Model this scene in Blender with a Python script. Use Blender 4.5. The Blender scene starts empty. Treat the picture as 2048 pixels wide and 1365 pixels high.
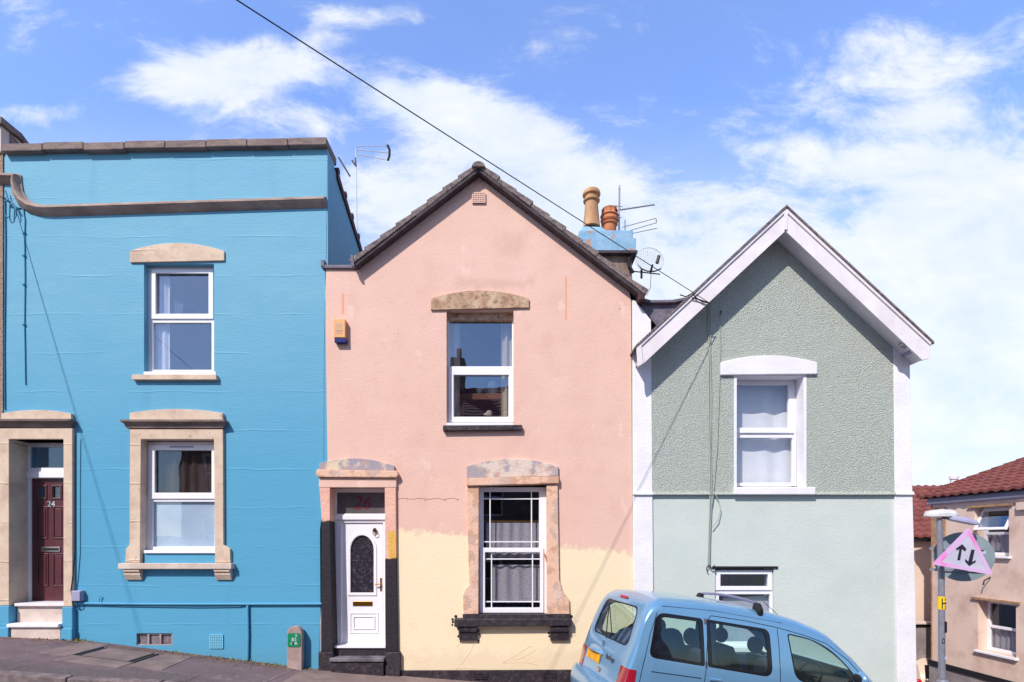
import bpy, bmesh, math, random
from mathutils import Vector, Matrix, noise
from mathutils.geometry import tessellate_polygon
random.seed(7)
R = math.radians
scene = bpy.context.scene
COL = scene.collection

# ------------------------------------------------------------------ camera
EZ, D, FPX, HOR = 1.7, 9.0, 1125.0, 1080.0
cd = bpy.data.cameras.new('camera'); cam = bpy.data.objects.new('camera', cd); COL.objects.link(cam)
cam.location = (0, -D, EZ); cam.rotation_euler = (R(90), 0, 0)
cd.sensor_width = 36; cd.lens = 36*FPX/2048; cd.shift_y = (HOR-682.5)/2048
cd.clip_start = .05; cd.clip_end = 2000
scene.camera = cam
# ------------------------------------------------------------------ exposure
vs = scene.view_settings
vs.view_transform = 'Standard'; vs.look = 'None'; vs.gamma = 1; vs.use_curve_mapping = False
vs.exposure = 0.0
scene.cycles.max_bounces = 6; scene.cycles.transparent_max_bounces = 16

def S(r, g, b):
    f = lambda c: (c/12.92 if c <= .04045 else ((c+.055)/1.055)**2.4)
    return (f(r/255), f(g/255), f(b/255), 1)

# ------------------------------------------------------------------ sun
SUN = Vector((.62, 1.0, -1.10))
sl = bpy.data.lights.new('sun', 'SUN'); so = bpy.data.objects.new('sun', sl); COL.objects.link(so)
sl.energy = 4.7; sl.angle = R(.5); sl.color = (1, .935, .85)
so.rotation_euler = SUN.to_track_quat('-Z', 'Y').to_euler(); so.location = (-6, -20, 20)
elev = math.atan2(-SUN.z, math.hypot(SUN.x, SUN.y))
azim = math.atan2(-SUN.x, -SUN.y)
# ------------------------------------------------------------------ world
w = bpy.data.worlds.new('World'); scene.world = w; w.use_nodes = True
nt = w.node_tree; nt.nodes.clear()
def N(t, **k):
    n = nt.nodes.new(t)
    for a, b in k.items(): setattr(n, a, b)
    return n
def mth(op, a, b=None, c=None, clamp=False):
    n = N('ShaderNodeMath', operation=op); n.use_clamp = clamp
    for i, v in enumerate((a, b, c)):
        if v is None: continue
        if isinstance(v, (int, float)): n.inputs[i].default_value = v
        else: nt.links.new(v, n.inputs[i])
    return n.outputs[0]
out = N('ShaderNodeOutputWorld'); bg = N('ShaderNodeBackground'); nt.links.new(bg.outputs[0], out.inputs[0])
sky = N('ShaderNodeTexSky', sky_type='NISHITA'); sky.sun_disc = False
sky.sun_elevation = elev; sky.sun_rotation = azim % (2*math.pi)
sky.air_density = 1.0; sky.dust_density = .6; sky.ozone_density = 1.5
bg.inputs['Strength'].default_value = .15
tc = N('ShaderNodeTexCoord'); sp = N('ShaderNodeSeparateXYZ'); nt.links.new(tc.outputs['Generated'], sp.inputs[0])
yy = mth('MAXIMUM', sp.outputs[1], .04)
U = mth('DIVIDE', sp.outputs[0], yy); V = mth('DIVIDE', sp.outputs[2], yy)
cb = N('ShaderNodeCombineXYZ'); nt.links.new(U, cb.inputs[0]); nt.links.new(V, cb.inputs[1])
# cloud banks in the sky: direction (x/y, z/y), size, tilt, weight
BL = [(450,150,210,75,8,.80),(620,90,60,40,30,.25),(870,215,300,55,-14,.74),(1010,290,310,95,-22,.82),(640,240,170,55,0,.42),
      (820,130,70,22,-10,.4),(380,235,60,30,0,.3),(1330,470,420,190,-6,.62),(1650,330,250,55,-10,.45),(1820,240,170,50,6,.42),
      (1900,110,320,80,12,.36),(1960,480,420,300,0,.9),(1900,800,500,330,0,1.0),(860,400,320,120,0,.55),(1230,230,120,28,-20,.2),(1450,250,260,90,0,.22),(1750,120,300,120,5,.25),(200,120,160,60,0,.12),(960,450,300,160,0,.6),
      (740,30,170,26,-4,.42),(60,225,120,26,0,.4),(1500,300,120,30,8,.2),(1500,420,200,60,-8,.3),(1150,650,600,260,0,.6)]
acc = None
for (px, py, rx, ry, rot, wt) in BL:
    m = N('ShaderNodeMapping', vector_type='TEXTURE')
    m.inputs[1].default_value = ((px-1024)/FPX, (HOR-py)/FPX, 0)
    m.inputs[2].default_value = (0, 0, R(rot)); m.inputs[3].default_value = (rx/FPX, ry/FPX, 1)
    nt.links.new(cb.outputs[0], m.inputs[0])
    ln = N('ShaderNodeVectorMath', operation='LENGTH'); nt.links.new(m.outputs[0], ln.inputs[0])
    s_ = N('ShaderNodeMapRange', interpolation_type='SMOOTHSTEP')
    nt.links.new(ln.outputs['Value'], s_.inputs[0])
    s_.inputs[1].default_value = 1.5; s_.inputs[2].default_value = .1; s_.inputs[3].default_value = 0; s_.inputs[4].default_value = wt
    acc = s_.outputs[0] if acc is None else mth('MAXIMUM', mth('MULTIPLY', mth('ADD', acc, s_.outputs[0]), .72), mth('MAXIMUM', acc, s_.outputs[0]))
def fbm(scale, det, rough, dist, sx=1, sy=1):
    mp = N('ShaderNodeMapping'); mp.inputs[3].default_value = (sx, sy, 1); nt.links.new(cb.outputs[0], mp.inputs[0])
    n = N('ShaderNodeTexNoise'); n.inputs['Scale'].default_value = scale; n.inputs['Detail'].default_value = det
    n.inputs['Roughness'].default_value = rough; n.inputs['Distortion'].default_value = dist
    nt.links.new(mp.outputs[0], n.inputs['Vector']); return n.outputs[0]
n1 = fbm(5.0, 12, .66, .3, 1, 1.8); n2 = fbm(1.9, 4, .5, .3, 1, 1.6)
dens = mth('ADD', acc, mth('MULTIPLY', mth('SUBTRACT', n1, .5), 1.75))
dens = mth('ADD', dens, mth('MULTIPLY', mth('SUBTRACT', n2, .5), .55))
mr = N('ShaderNodeMapRange', interpolation_type='SMOOTHSTEP'); nt.links.new(dens, mr.inputs[0])
mr.inputs[1].default_value = .10; mr.inputs[2].default_value = .68; mr.inputs[3].default_value = .09; mr.inputs[4].default_value = .92
front = N('ShaderNodeMapRange'); nt.links.new(sp.outputs[1], front.inputs[0])
front.inputs[1].default_value = .04; front.inputs[2].default_value = .25
cl = mth('MULTIPLY', mr.outputs[0], front.outputs[0])
hz = N('ShaderNodeMapRange', interpolation_type='SMOOTHSTEP'); nt.links.new(V, hz.inputs[0])
hz.inputs[1].default_value = .95; hz.inputs[2].default_value = .12; hz.inputs[4].default_value = .95
hzf = mth('MULTIPLY', hz.outputs[0], front.outputs[0])
cl = mth('MAXIMUM', cl, mth('MULTIPLY', hzf, .9))
tint = N('ShaderNodeMix', data_type='RGBA', blend_type='MULTIPLY'); tint.inputs[0].default_value = 1
tm = N('ShaderNodeMix', data_type='RGBA'); nt.links.new(front.outputs[0], tm.inputs[0])
tm.inputs[6].default_value = (.96, 1.03, 1.18, 1); tm.inputs[7].default_value = (1.42, 1.76, 2.50, 1)
nt.links.new(sky.outputs[0], tint.inputs[6]); nt.links.new(tm.outputs[2], tint.inputs[7])
cc = N('ShaderNodeMix', data_type='RGBA'); nt.links.new(mth('MULTIPLY_ADD', n1, 2.2, -.55, True), cc.inputs[0])
cc.inputs[6].default_value = (4.8, 5.6, 6.7, 1); cc.inputs[7].default_value = (6.9, 7.0, 7.0, 1)
mx = N('ShaderNodeMix', data_type='RGBA'); nt.links.new(cl, mx.inputs[0])
nt.links.new(tint.outputs[2], mx.inputs[6]); nt.links.new(cc.outputs[2], mx.inputs[7])
nt.links.new(mx.outputs[2], bg.inputs['Color'])

# ------------------------------------------------------------------ helpers
def FP(px, py, y=0.0):
    d = D+y
    return ((px-1024)/FPX*d, EZ+(HOR-py)/FPX*d)
def PL(pts, y=0.0): return [FP(a, b, y) for a, b in pts]

class MB:
    def __init__(s): s.v = []; s.f = []
    def add(s, vs, fs):
        o = len(s.v); s.v += [tuple(a) for a in vs]; s.f += [tuple(i+o for i in f) for f in fs]; return s
    def box(s, x0, x1, y0, y1, z0, z1):
        return s.add([(x0,y0,z0),(x1,y0,z0),(x1,y1,z0),(x0,y1,z0),(x0,y0,z1),(x1,y0,z1),(x1,y1,z1),(x0,y1,z1)],
            [(0,1,5,4),(1,2,6,5),(2,3,7,6),(3,0,4,7),(4,5,6,7),(0,3,2,1)])
    def prism(s, poly, y0, y1):
        n = len(poly)
        return s.add([(x,y0,z) for x,z in poly]+[(x,y1,z) for x,z in poly],
            [tuple(range(n)), tuple(range(2*n-1, n-1, -1))]+[(i,(i+1)%n,(i+1)%n+n,i+n) for i in range(n)])
    def xprism(s, poly, x0, x1):   # poly in (y,z)
        n = len(poly)
        return s.add([(x0,y,z) for y,z in poly]+[(x1,y,z) for y,z in poly],
            [tuple(range(n)), tuple(range(2*n-1, n-1, -1))]+[(i,(i+1)%n,(i+1)%n+n,i+n) for i in range(n)])
    def slab(s, outer, holes, y0, y1):
        loops = [outer]+holes; flat = [p for l in loops for p in l]; n = len(flat)
        tris = tessellate_polygon([[Vector((a, b, 0)) for a, b in l] for l in loops])
        fs = [tuple(t) for t in tris]+[tuple(i+n for i in reversed(t)) for t in tris]
        o = 0
        for l in loops:
            m = len(l); fs += [(o+i, o+(i+1)%m, o+(i+1)%m+n, o+i+n) for i in range(m)]; o += m
        return s.add([(x,y0,z) for x,z in flat]+[(x,y1,z) for x,z in flat], fs)
    def tube(s, pts, r, n=8, cap=True):
        pts = [Vector(p) for p in pts]; rs = r if isinstance(r, (list, tuple)) else [r]*len(pts)
        vs = []; prev = None
        for i, p in enumerate(pts):
            t = (pts[min(i+1, len(pts)-1)]-pts[max(i-1, 0)]).normalized()
            a = prev if prev is not None else (Vector((0,0,1)) if abs(t.z) < .9 else Vector((1,0,0)))
            b = t.cross(a).normalized(); a = b.cross(t).normalized(); prev = a
            for k in range(n):
                an = 2*math.pi*k/n; vs.append(p+(a*math.cos(an)+b*math.sin(an))*rs[i])
        fs = [(i*n+k, i*n+(k+1)%n, (i+1)*n+(k+1)%n, (i+1)*n+k) for i in range(len(pts)-1) for k in range(n)]
        if cap: fs += [tuple(range(n)), tuple(range(len(vs)-1, len(vs)-n-1, -1))]
        return s.add(vs, fs)
    def lathe(s, prof, cx, cy, n=24, capb=True, capt=True):
        vs = [(cx+r*math.cos(2*math.pi*k/n), cy+r*math.sin(2*math.pi*k/n), z) for r, z in prof for k in range(n)]
        fs = [(i*n+k, i*n+(k+1)%n, (i+1)*n+(k+1)%n, (i+1)*n+k) for i in range(len(prof)-1) for k in range(n)]
        if capb: fs.append(tuple(range(n)))
        if capt: fs.append(tuple(range(len(vs)-1, len(vs)-n-1, -1)))
        return s.add(vs, fs)
    def grid(s, fn, nu, nv):
        vs = [fn(i/nu, j/nv) for j in range(nv+1) for i in range(nu+1)]
        return s.add(vs, [(j*(nu+1)+i, j*(nu+1)+i+1, (j+1)*(nu+1)+i+1, (j+1)*(nu+1)+i) for j in range(nv) for i in range(nu)])
    def ellipsoid(s, c, r, n=14, m=9):
        vs = []; 
        for j in range(m+1):
            th = math.pi*j/m
            for k in range(n):
                a = 2*math.pi*k/n
                vs.append((c[0]+r[0]*math.sin(th)*math.cos(a)+0, c[1]+r[1]*math.sin(th)*math.sin(a), c[2]+r[2]*math.cos(th)))
        return s.add(vs, [(j*n+k, j*n+(k+1)%n, (j+1)*n+(k+1)%n, (j+1)*n+k) for j in range(m) for k in range(n)])
    def build(s, name, mat, parent=None, smooth=False, bevel=0, label=None, fix=True):
        off = origin(parent)
        me = bpy.data.meshes.new(name)
        me.from_pydata([(a-off[0], b-off[1], c-off[2]) for a, b, c in s.v], [], s.f)
        if fix:
            bm = bmesh.new(); bm.from_mesh(me)
            if smooth: bmesh.ops.remove_doubles(bm, verts=bm.verts, dist=1e-5)
            bmesh.ops.recalc_face_normals(bm, faces=bm.faces); bm.to_mesh(me); bm.free()
        o = bpy.data.objects.new(name, me); COL.objects.link(o)
        if mat: me.materials.append(mat)
        if smooth:
            for p in me.polygons: p.use_smooth = True
            md = o.modifiers.new('edge', 'EDGE_SPLIT'); md.split_angle = R(38)
        if bevel:
            md = o.modifiers.new('bevel', 'BEVEL'); md.width = bevel; md.segments = 2; md.limit_method = 'ANGLE'; md.angle_limit = R(40)
        if parent: o.parent = parent
        if label: o['label'] = label
        return o
LOCALS = set()
def origin(p):
    if p is None: return (0, 0, 0)
    while p.parent: p = p.parent
    return (0, 0, 0) if p.name in LOCALS else tuple(p.location)
def thing(name, label, cat, loc=(0,0,0), rot=None, group=None):
    o = bpy.data.objects.new(name, None); COL.objects.link(o); o.location = loc; o.empty_display_size = .2
    if rot is not None: o.rotation_euler = rot; LOCALS.add(o.name)
    o['label'] = label; o['category'] = cat
    if group: o['group'] = group
    return o
def tag(o, label=None, cat=None, group=None, kind=None):
    for k, v in (('label', label), ('category', cat), ('group', group), ('kind', kind)):
        if v: o[k] = v
    return o
def text(name, s, size, loc, rot, mat, parent, ext=.002, bold=.0, sx=1.0):
    c = bpy.data.curves.new(name, 'FONT'); c.body = s; c.shear = .25 if s == '26' else 0; c.size = size; c.extrude = ext; c.align_x = 'CENTER'; c.align_y = 'CENTER'; c.offset = bold
    t = bpy.data.objects.new(name, c); COL.objects.link(t)
    dg = bpy.context.evaluated_depsgraph_get(); me = bpy.data.meshes.new_from_object(t.evaluated_get(dg))
    bpy.data.objects.remove(t)
    o = bpy.data.objects.new(name, me); COL.objects.link(o); me.materials.clear(); me.materials.append(mat)
    off = origin(parent); o.location = [loc[i]-off[i] for i in range(3)]; o.rotation_euler = rot; o.scale = (sx, 1, 1); o.parent = parent
    return o

# ------------------------------------------------------------------ materials
def mat(name, c1, c2=None, ns=2.0, lo=.35, hi=.65, rough=.8, bump=0, bs=40, bd=4, metal=0, c3=None, ns3=12, a3=.3,
        stretch=(1,1,1), bstretch=(1,1,1), local=False, spec=.3, bump2=0, bs2=4, coat=0, bdist=.02):
    m = bpy.data.materials.new(name); m.use_nodes = True; t = m.node_tree; p = t.nodes['Principled BSDF']; L = t.links.new
    p.inputs['Roughness'].default_value = rough; p.inputs['Metallic'].default_value = metal
    p.inputs['Specular IOR Level'].default_value = spec; p.inputs['Coat Weight'].default_value = coat
    p.inputs['Base Color'].default_value = c1
    co = t.nodes.new('ShaderNodeTexCoord').outputs['Object'] if local else t.nodes.new('ShaderNodeNewGeometry').outputs['Position']
    def noisef(sc, det, st, rgh=.55):
        mp = t.nodes.new('ShaderNodeMapping'); mp.inputs[3].default_value = st; L(co, mp.inputs[0])
        n = t.nodes.new('ShaderNodeTexNoise'); n.inputs['Scale'].default_value = sc; n.inputs['Detail'].default_value = det
        n.inputs['Roughness'].default_value = rgh; L(mp.outputs[0], n.inputs['Vector']); return n.outputs[0]
    col = None
    if c2:
        mr = t.nodes.new('ShaderNodeMapRange'); L(noisef(ns, 6, stretch), mr.inputs[0]); mr.inputs[1].default_value = lo; mr.inputs[2].default_value = hi
        mx = t.nodes.new('ShaderNodeMix'); mx.data_type = 'RGBA'; L(mr.outputs[0], mx.inputs[0]); mx.inputs[6].default_value = c1; mx.inputs[7].default_value = c2
        col = mx.outputs[2]
    if c3:
        mr = t.nodes.new('ShaderNodeMapRange'); L(noisef(ns3, 8, stretch, .65), mr.inputs[0]); mr.inputs[1].default_value = .5; mr.inputs[2].default_value = .72; mr.inputs[4].default_value = a3
        mx = t.nodes.new('ShaderNodeMix'); mx.data_type = 'RGBA'; L(mr.outputs[0], mx.inputs[0])
        if col: L(col, mx.inputs[6])
        else: mx.inputs[6].default_value = c1
        mx.inputs[7].default_value = c3; col = mx.outputs[2]
    if col: L(col, p.inputs['Base Color'])
    last = None
    for bb, sc, dt, st in ((bump2, bs2, 3, bstretch), (bump, bs, bd, bstretch)):
        if bb:
            b = t.nodes.new('ShaderNodeBump'); b.inputs['Strength'].default_value = bb; b.inputs['Distance'].default_value = bdist
            L(noisef(sc, dt, st), b.inputs['Height'])
            if last: L(last, b.inputs['Normal'])
            last = b.outputs[0]
    if last: L(last, p.inputs['Normal'])
    m['_'] = 0; del m['_']
    return m
def tnodes(m): return m.node_tree, m.node_tree.nodes['Principled BSDF'], m.node_tree.links.new
def layer(m, maskfn, c, inherit=True):
    """mix colour c over the base colour using a mask output made by maskfn(tree, position)"""
    t, p, L = tnodes(m); pos = t.nodes.new('ShaderNodeNewGeometry').outputs['Position']
    fac = maskfn(t, pos); mx = t.nodes.new('ShaderNodeMix'); mx.data_type = 'RGBA'; L(fac, mx.inputs[0])
    lk = p.inputs['Base Color'].links
    if lk: L(lk[0].from_socket, mx.inputs[6])
    else: mx.inputs[6].default_value = p.inputs['Base Color'].default_value
    mx.inputs[7].default_value = c; L(mx.outputs[2], p.inputs['Base Color'])
def M_(t, op, a, b=None, clamp=False):
    n = t.nodes.new('ShaderNodeMath'); n.operation = op; n.use_clamp = clamp
    for i, v in enumerate((a, b)):
        if v is None: continue
        if isinstance(v, (int, float)): n.inputs[i].default_value = v
        else: t.links.new(v, n.inputs[i])
    return n.outputs[0]
def sepxyz(t, pos):
    n = t.nodes.new('ShaderNodeSeparateXYZ'); t.links.new(pos, n.inputs[0]); return n.outputs
def nz(t, pos, sc, det=5, st=(1,1,1), rg=.6):
    mp = t.nodes.new('ShaderNodeMapping'); mp.inputs[3].default_value = st; t.links.new(pos, mp.inputs[0])
    n = t.nodes.new('ShaderNodeTexNoise'); n.inputs['Scale'].default_value = sc; n.inputs['Detail'].default_value = det; n.inputs['Roughness'].default_value = rg
    t.links.new(mp.outputs[0], n.inputs['Vector']); return n.outputs[0]
def below(zfun, soft=.03, nsc=5, namp=.25, xmin=None):
    """mask = 1 under the line z = a + b*x (ragged)"""
    a, b = zfun
    def f(t, pos):
        X, Y, Z = sepxyz(t, pos)
        line = M_(t, 'ADD', M_(t, 'MULTIPLY', X, b), a)
        line = M_(t, 'ADD', line, M_(t, 'MULTIPLY', M_(t, 'SUBTRACT', nz(t, pos, nsc), .5), namp))
        k = M_(t, 'DIVIDE', M_(t, 'SUBTRACT', line, Z), soft, clamp=True)
        if xmin is not None: k = M_(t, 'MULTIPLY', k, M_(t, 'GREATER_THAN', X, xmin))
        return k
    return f
def patch(sc, thr, soft=.04, amp=1.0, st=(1,1,1)):
    def f(t, pos):
        k = M_(t, 'DIVIDE', M_(t, 'SUBTRACT', nz(t, pos, sc, 7, st), thr), soft, clamp=True)
        return M_(t, 'MULTIPLY', k, amp)
    return f
def bandx(x0, x1, z0, z1, nsc=6, namp=.1, soft=.04, amp=1.0):
    def f(t, pos):
        X, Y, Z = sepxyz(t, pos); n = M_(t, 'MULTIPLY', M_(t, 'SUBTRACT', nz(t, pos, nsc), .5), namp)
        Xn = M_(t, 'ADD', X, n); Zn = M_(t, 'ADD', Z, n)
        ks = [M_(t, 'DIVIDE', M_(t, 'SUBTRACT', Xn, x0), soft, True), M_(t, 'DIVIDE', M_(t, 'SUBTRACT', x1, Xn), soft, True),
              M_(t, 'DIVIDE', M_(t, 'SUBTRACT', Zn, z0), soft, True), M_(t, 'DIVIDE', M_(t, 'SUBTRACT', z1, Zn), soft, True)]
        k = ks[0]
        for q in ks[1:]: k = M_(t, 'MULTIPLY', k, q)
        return M_(t, 'MULTIPLY', k, amp)
    return f
def glassmat(name, tint=(.9,.93,.95,1), fac=.25, rough=.0):
    m = bpy.data.materials.new(name); m.use_nodes = True; t = m.node_tree; t.nodes.clear()
    o = t.nodes.new('ShaderNodeOutputMaterial'); mx = t.nodes.new('ShaderNodeMixShader'); tr = t.nodes.new('ShaderNodeBsdfTransparent'); gl = t.nodes.new('ShaderNodeBsdfGlossy')
    tr.inputs[0].default_value = tint; gl.inputs[0].default_value = (.72,.84,1,1); gl.inputs['Roughness'].default_value = rough
    fr = t.nodes.new('ShaderNodeLayerWeight'); fr.inputs[0].default_value = .5
    pw_ = M_(t, 'POWER', fr.outputs['Facing'], 4.0)
    n = t.nodes.new('ShaderNodeMath'); n.operation = 'MULTIPLY_ADD'; n.inputs[1].default_value = .8; n.inputs[2].default_value = fac; n.use_clamp = True
    t.links.new(pw_, n.inputs[0]); t.links.new(n.outputs[0], mx.inputs[0]); t.links.new(tr.outputs[0], mx.inputs[1]); t.links.new(gl.outputs[0], mx.inputs[2])
    g = t.nodes.new('ShaderNodeNewGeometry'); nn = t.nodes.new('ShaderNodeTexNoise'); nn.inputs['Scale'].default_value = 1.6; t.links.new(g.outputs['Position'], nn.inputs['Vector'])
    b = t.nodes.new('ShaderNodeBump'); b.inputs['Strength'].default_value = .06; b.inputs['Distance'].default_value = .03; t.links.new(nn.outputs[0], b.inputs['Height']); t.links.new(b.outputs[0], gl.inputs['Normal'])
    t.links.new(mx.outputs[0], o.inputs[0]); return m
def clothmat(name, c, alpha=.75, weave=70):
    m = bpy.data.materials.new(name); m.use_nodes = True; t = m.node_tree; p = t.nodes['Principled BSDF']
    p.inputs['Base Color'].default_value = c; p.inputs['Roughness'].default_value = .9; p.inputs['Specular IOR Level'].default_value = .1
    g = t.nodes.new('ShaderNodeNewGeometry'); a = nz(t, g.outputs['Position'], weave, 3)
    k = M_(t, 'MULTIPLY', M_(t, 'SUBTRACT', a, .5), 2.2); t.links.new(M_(t, 'ADD', k, alpha, True), p.inputs['Alpha']); return m

Mt = {}
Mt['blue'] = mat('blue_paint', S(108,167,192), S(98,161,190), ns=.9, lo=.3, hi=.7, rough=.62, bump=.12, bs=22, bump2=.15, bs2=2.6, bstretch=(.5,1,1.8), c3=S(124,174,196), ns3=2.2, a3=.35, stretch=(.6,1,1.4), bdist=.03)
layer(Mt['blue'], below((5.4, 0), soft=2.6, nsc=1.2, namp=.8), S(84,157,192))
def coursing(m, step, z0, st=.35):
    t, p, L = tnodes(m); pos = t.nodes.new('ShaderNodeNewGeometry').outputs['Position']; X, Y, Z = sepxyz(t, pos)
    zn = M_(t, 'ADD', Z, M_(t, 'MULTIPLY', M_(t, 'SUBTRACT', nz(t, pos, 1.3, 4), .5), .10))
    fr_ = M_(t, 'FRACT', M_(t, 'DIVIDE', M_(t, 'SUBTRACT', zn, z0), step)); d = M_(t, 'ABSOLUTE', M_(t, 'SUBTRACT', fr_, .5))
    ln = M_(t, 'SUBTRACT', 1.0, M_(t, 'MULTIPLY', M_(t, 'SUBTRACT', .5, d), step/.018), True)
    msk = M_(t, 'MULTIPLY', M_(t, 'SUBTRACT', nz(t, pos, .9, 3), .44), 6, True)
    h = M_(t, 'MULTIPLY', ln, msk); b = t.nodes.new('ShaderNodeBump'); b.inputs['Strength'].default_value = st; b.inputs['Distance'].default_value = .02
    L(h, b.inputs['Height']); lk = p.inputs['Normal'].links
    if lk: L(lk[0].from_socket, b.inputs['Normal'])
    L(b.outputs[0], p.inputs['Normal'])
coursing(Mt['blue'], .62, .35, .22)
for (a_, b_, z1_) in ((-5.95,-5.75,4.2),(-4.80,-4.65,4.2),(-5.5,-5.35,4.15),(-6.05,-5.95,1.0),(-4.6,-4.45,1.0),(-3.9,-3.75,7.8),(-6.8,-6.6,7.8),(-5.2,-5.05,7.8)):
    layer(Mt['blue'], bandx(a_, b_, z1_-.75, z1_, nsc=7, namp=.22, soft=.12, amp=.22), S(70,128,160))
layer(Mt['blue'], bandx(-9, -3, -1.5, .12, nsc=5, namp=.5, soft=.35, amp=.25), S(96,140,158))
layer(Mt['blue'], patch(.9, .60, .25, .35, (1,1,.6)), S(78,146,180))
layer(Mt['blue'], patch(5.0, .68, .05, .25, (1.5,1,.35)), S(140,186,204))
Mt['pink'] = mat('pink_paint', S(227,188,173), S(221,181,166), ns=1.1, lo=.3, hi=.7, rough=.75, bump=.20, bs=26, bump2=.25, bs2=2.5, c3=S(208,166,150), ns3=2.6, a3=.42, bdist=.025)
layer(Mt['pink'], below((1.73, -.100), soft=.09, nsc=6, namp=.50, xmin=-1.86), S(237,217,184))
layer(Mt['pink'], bandx(-1.8,2.0,-1,.0, nsc=4, namp=.6, soft=.2, amp=.35), S(206,186,160))
layer(Mt['pink'], patch(1.7, .66, .06, .35), S(200,160,148))
layer(Mt['pink'], bandx(-2.73,-2.68,5.30,5.65, namp=.02, soft=.02, amp=.8, nsc=8), S(224,146,96))
layer(Mt['pink'], bandx(.845,.885,5.2,5.92, namp=.02, soft=.018, amp=.9, nsc=8), S(224,146,96))
layer(Mt['pink'], patch(3.2, .62, .05, .30, (1,1,.5)), S(242,214,204))
layer(Mt['pink'], bandx(-.3,.3,6.15,6.75, namp=.5, soft=.2, amp=.28, nsc=4), S(186,150,135))
layer(Mt['pink'], bandx(-1.0,.4,5.7,5.9, namp=.3, soft=.12, amp=.35, nsc=5), S(176,140,120))
Mt['green_rough'] = mat('green_roughcast', S(202,208,199), S(176,183,175), ns=55, lo=.35, hi=.65, rough=.9, c3=S(190,192,176), ns3=2.2, a3=.5)
def roughcast(m, sc, st):
    t, p, L = tnodes(m); pos = t.nodes.new('ShaderNodeNewGeometry').outputs['Position']
    v = t.nodes.new('ShaderNodeTexVoronoi'); v.inputs['Scale'].default_value = sc; L(pos, v.inputs['Vector'])
    n = nz(t, pos, sc*1.1, 4); h = M_(t, 'ADD', M_(t, 'MULTIPLY', v.outputs['Distance'], .6), n)
    b = t.nodes.new('ShaderNodeBump'); b.inputs['Strength'].default_value = st; b.inputs['Distance'].default_value = .035; L(h, b.inputs['Height']); L(b.outputs[0], p.inputs['Normal'])
roughcast(Mt['green_rough'], 58, .85)
Mt['green'] = mat('pale_green_render', S(199,206,201), S(192,201,196), ns=1.2, rough=.8, bump=.25, bs=28, bump2=.3, bs2=3, c3=S(208,209,201), ns3=2, a3=.3)
Mt['white_wall'] = mat('white_masonry_paint', S(236,233,238), S(226,222,226), ns=2, rough=.7, bump=.3, bs=25, bump2=.3, bs2=5)
Mt['white'] = mat('white_pvc', S(236,234,240), rough=.32, spec=.5, c3=S(222,219,226), ns3=5, a3=.3)
Mt['white_board'] = mat('white_painted_board', S(234,227,230), S(222,212,216), ns=3, rough=.5, bump=.1, bs=12, c3=S(196,196,186), ns3=5, a3=.2)
Mt['stone'] = mat('bath_stone', S(218,196,174), S(204,178,160), ns=2.6, rough=.85, bump=.3, bs=45, c3=S(164,138,120), ns3=6, a3=.45, bump2=.2, bs2=8)
coursing(Mt['stone'], .62, .12, .5)
layer(Mt['stone'], patch(1.4, .58, .06, .4), S(176,150,132))
layer(Mt['stone'], patch(12, .66, .03, .5), S(140,118,104))
Mt['stone_pale'] = mat('pale_stone', S(216,200,190), S(196,176,166), ns=2.2, rough=.85, bump=.3, bs=50, c3=S(160,140,128), ns3=7, a3=.35)
Mt['stone_dark'] = mat('weathered_stone', S(148,130,122), S(116,100,100), ns=5, rough=.9, bump=.45, bs=35, c3=S(84,76,76), ns3=9, a3=.7, stretch=(.5,1,1.6))
Mt['stone_stain'] = mat('stained_lintel', S(206,178,150), S(172,134,108), ns=7, rough=.9, bump=.6, bs=40, c3=S(108,82,74), ns3=11, a3=.9, bump2=.3, bs2=12)
Mt['flaky'] = mat('flaking_plaster', S(216,198,186), S(164,154,160), ns=2.4, lo=.46, hi=.52, rough=.9, bump=.5, bs=30, c3=S(200,150,126), ns3=7, a3=.8)
Mt['flaky_grey'] = mat('grey_cement_patch', S(160,150,160), S(216,196,170), ns=2.4, lo=.5, hi=.56, rough=.9, bump=.4, bs=30, c3=S(200,150,120), ns3=9, a3=.5)
Mt['pinkblack'] = mat('pink_over_black_paint', S(232,182,164), S(222,170,152), ns=3, rough=.7, bump=.5, bs=25, bump2=.4, bs2=6)
Mt['pinktrim'] = mat('pink_flaking_trim', S(226,184,160), S(200,156,128), ns=6, lo=.5, hi=.58, rough=.8, bump=.5, bs=30, c3=S(196,196,204), ns3=3, a3=.6)
Mt['black'] = mat('worn_black_paint', S(44,38,46), S(58,50,56), ns=5, rough=.5, bump=.5, bs=26, c3=S(120,110,112), ns3=14, a3=.35, bump2=.3, bs2=6)
layer(Mt['pinkblack'], below((2.02, 0), soft=.03, nsc=8, namp=.1), S(44,38,46))
Mt['pinkblack2'] = Mt['pinkblack'].copy(); Mt['pinkblack2'].name = 'pink_over_yellow_over_black'
Mt['pinkblack2'] = mat('pink_yellow_black_paint', S(232,182,164), S(222,170,152), ns=3, rough=.7, bump=.5, bs=25, bump2=.4, bs2=6)
layer(Mt['pinkblack2'], bandx(-1.98,-1.83,1.35,1.86, namp=.12, soft=.03), S(220,172,84))
layer(Mt['pinkblack2'], below((1.42, 0), soft=.03, nsc=9, namp=.16), S(44,38,46))
Mt['tar'] = mat('tarmac_pavement', S(122,103,108), S(108,92,97), ns=3, rough=.95, bump=.6, bs=90, c3=S(150,136,132), ns3=40, a3=.5, bump2=.2, bs2=5)
layer(Mt['tar'], lambda t, pos: M_(t, 'MULTIPLY', M_(t, 'DIVIDE', M_(t, 'ADD', M_(t, 'ADD', sepxyz(t, pos)[1], .30), M_(t, 'MULTIPLY', M_(t, 'SUBTRACT', nz(t, pos, 5), .5), .5)), .15, True), .6), S(112,88,80))
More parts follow.
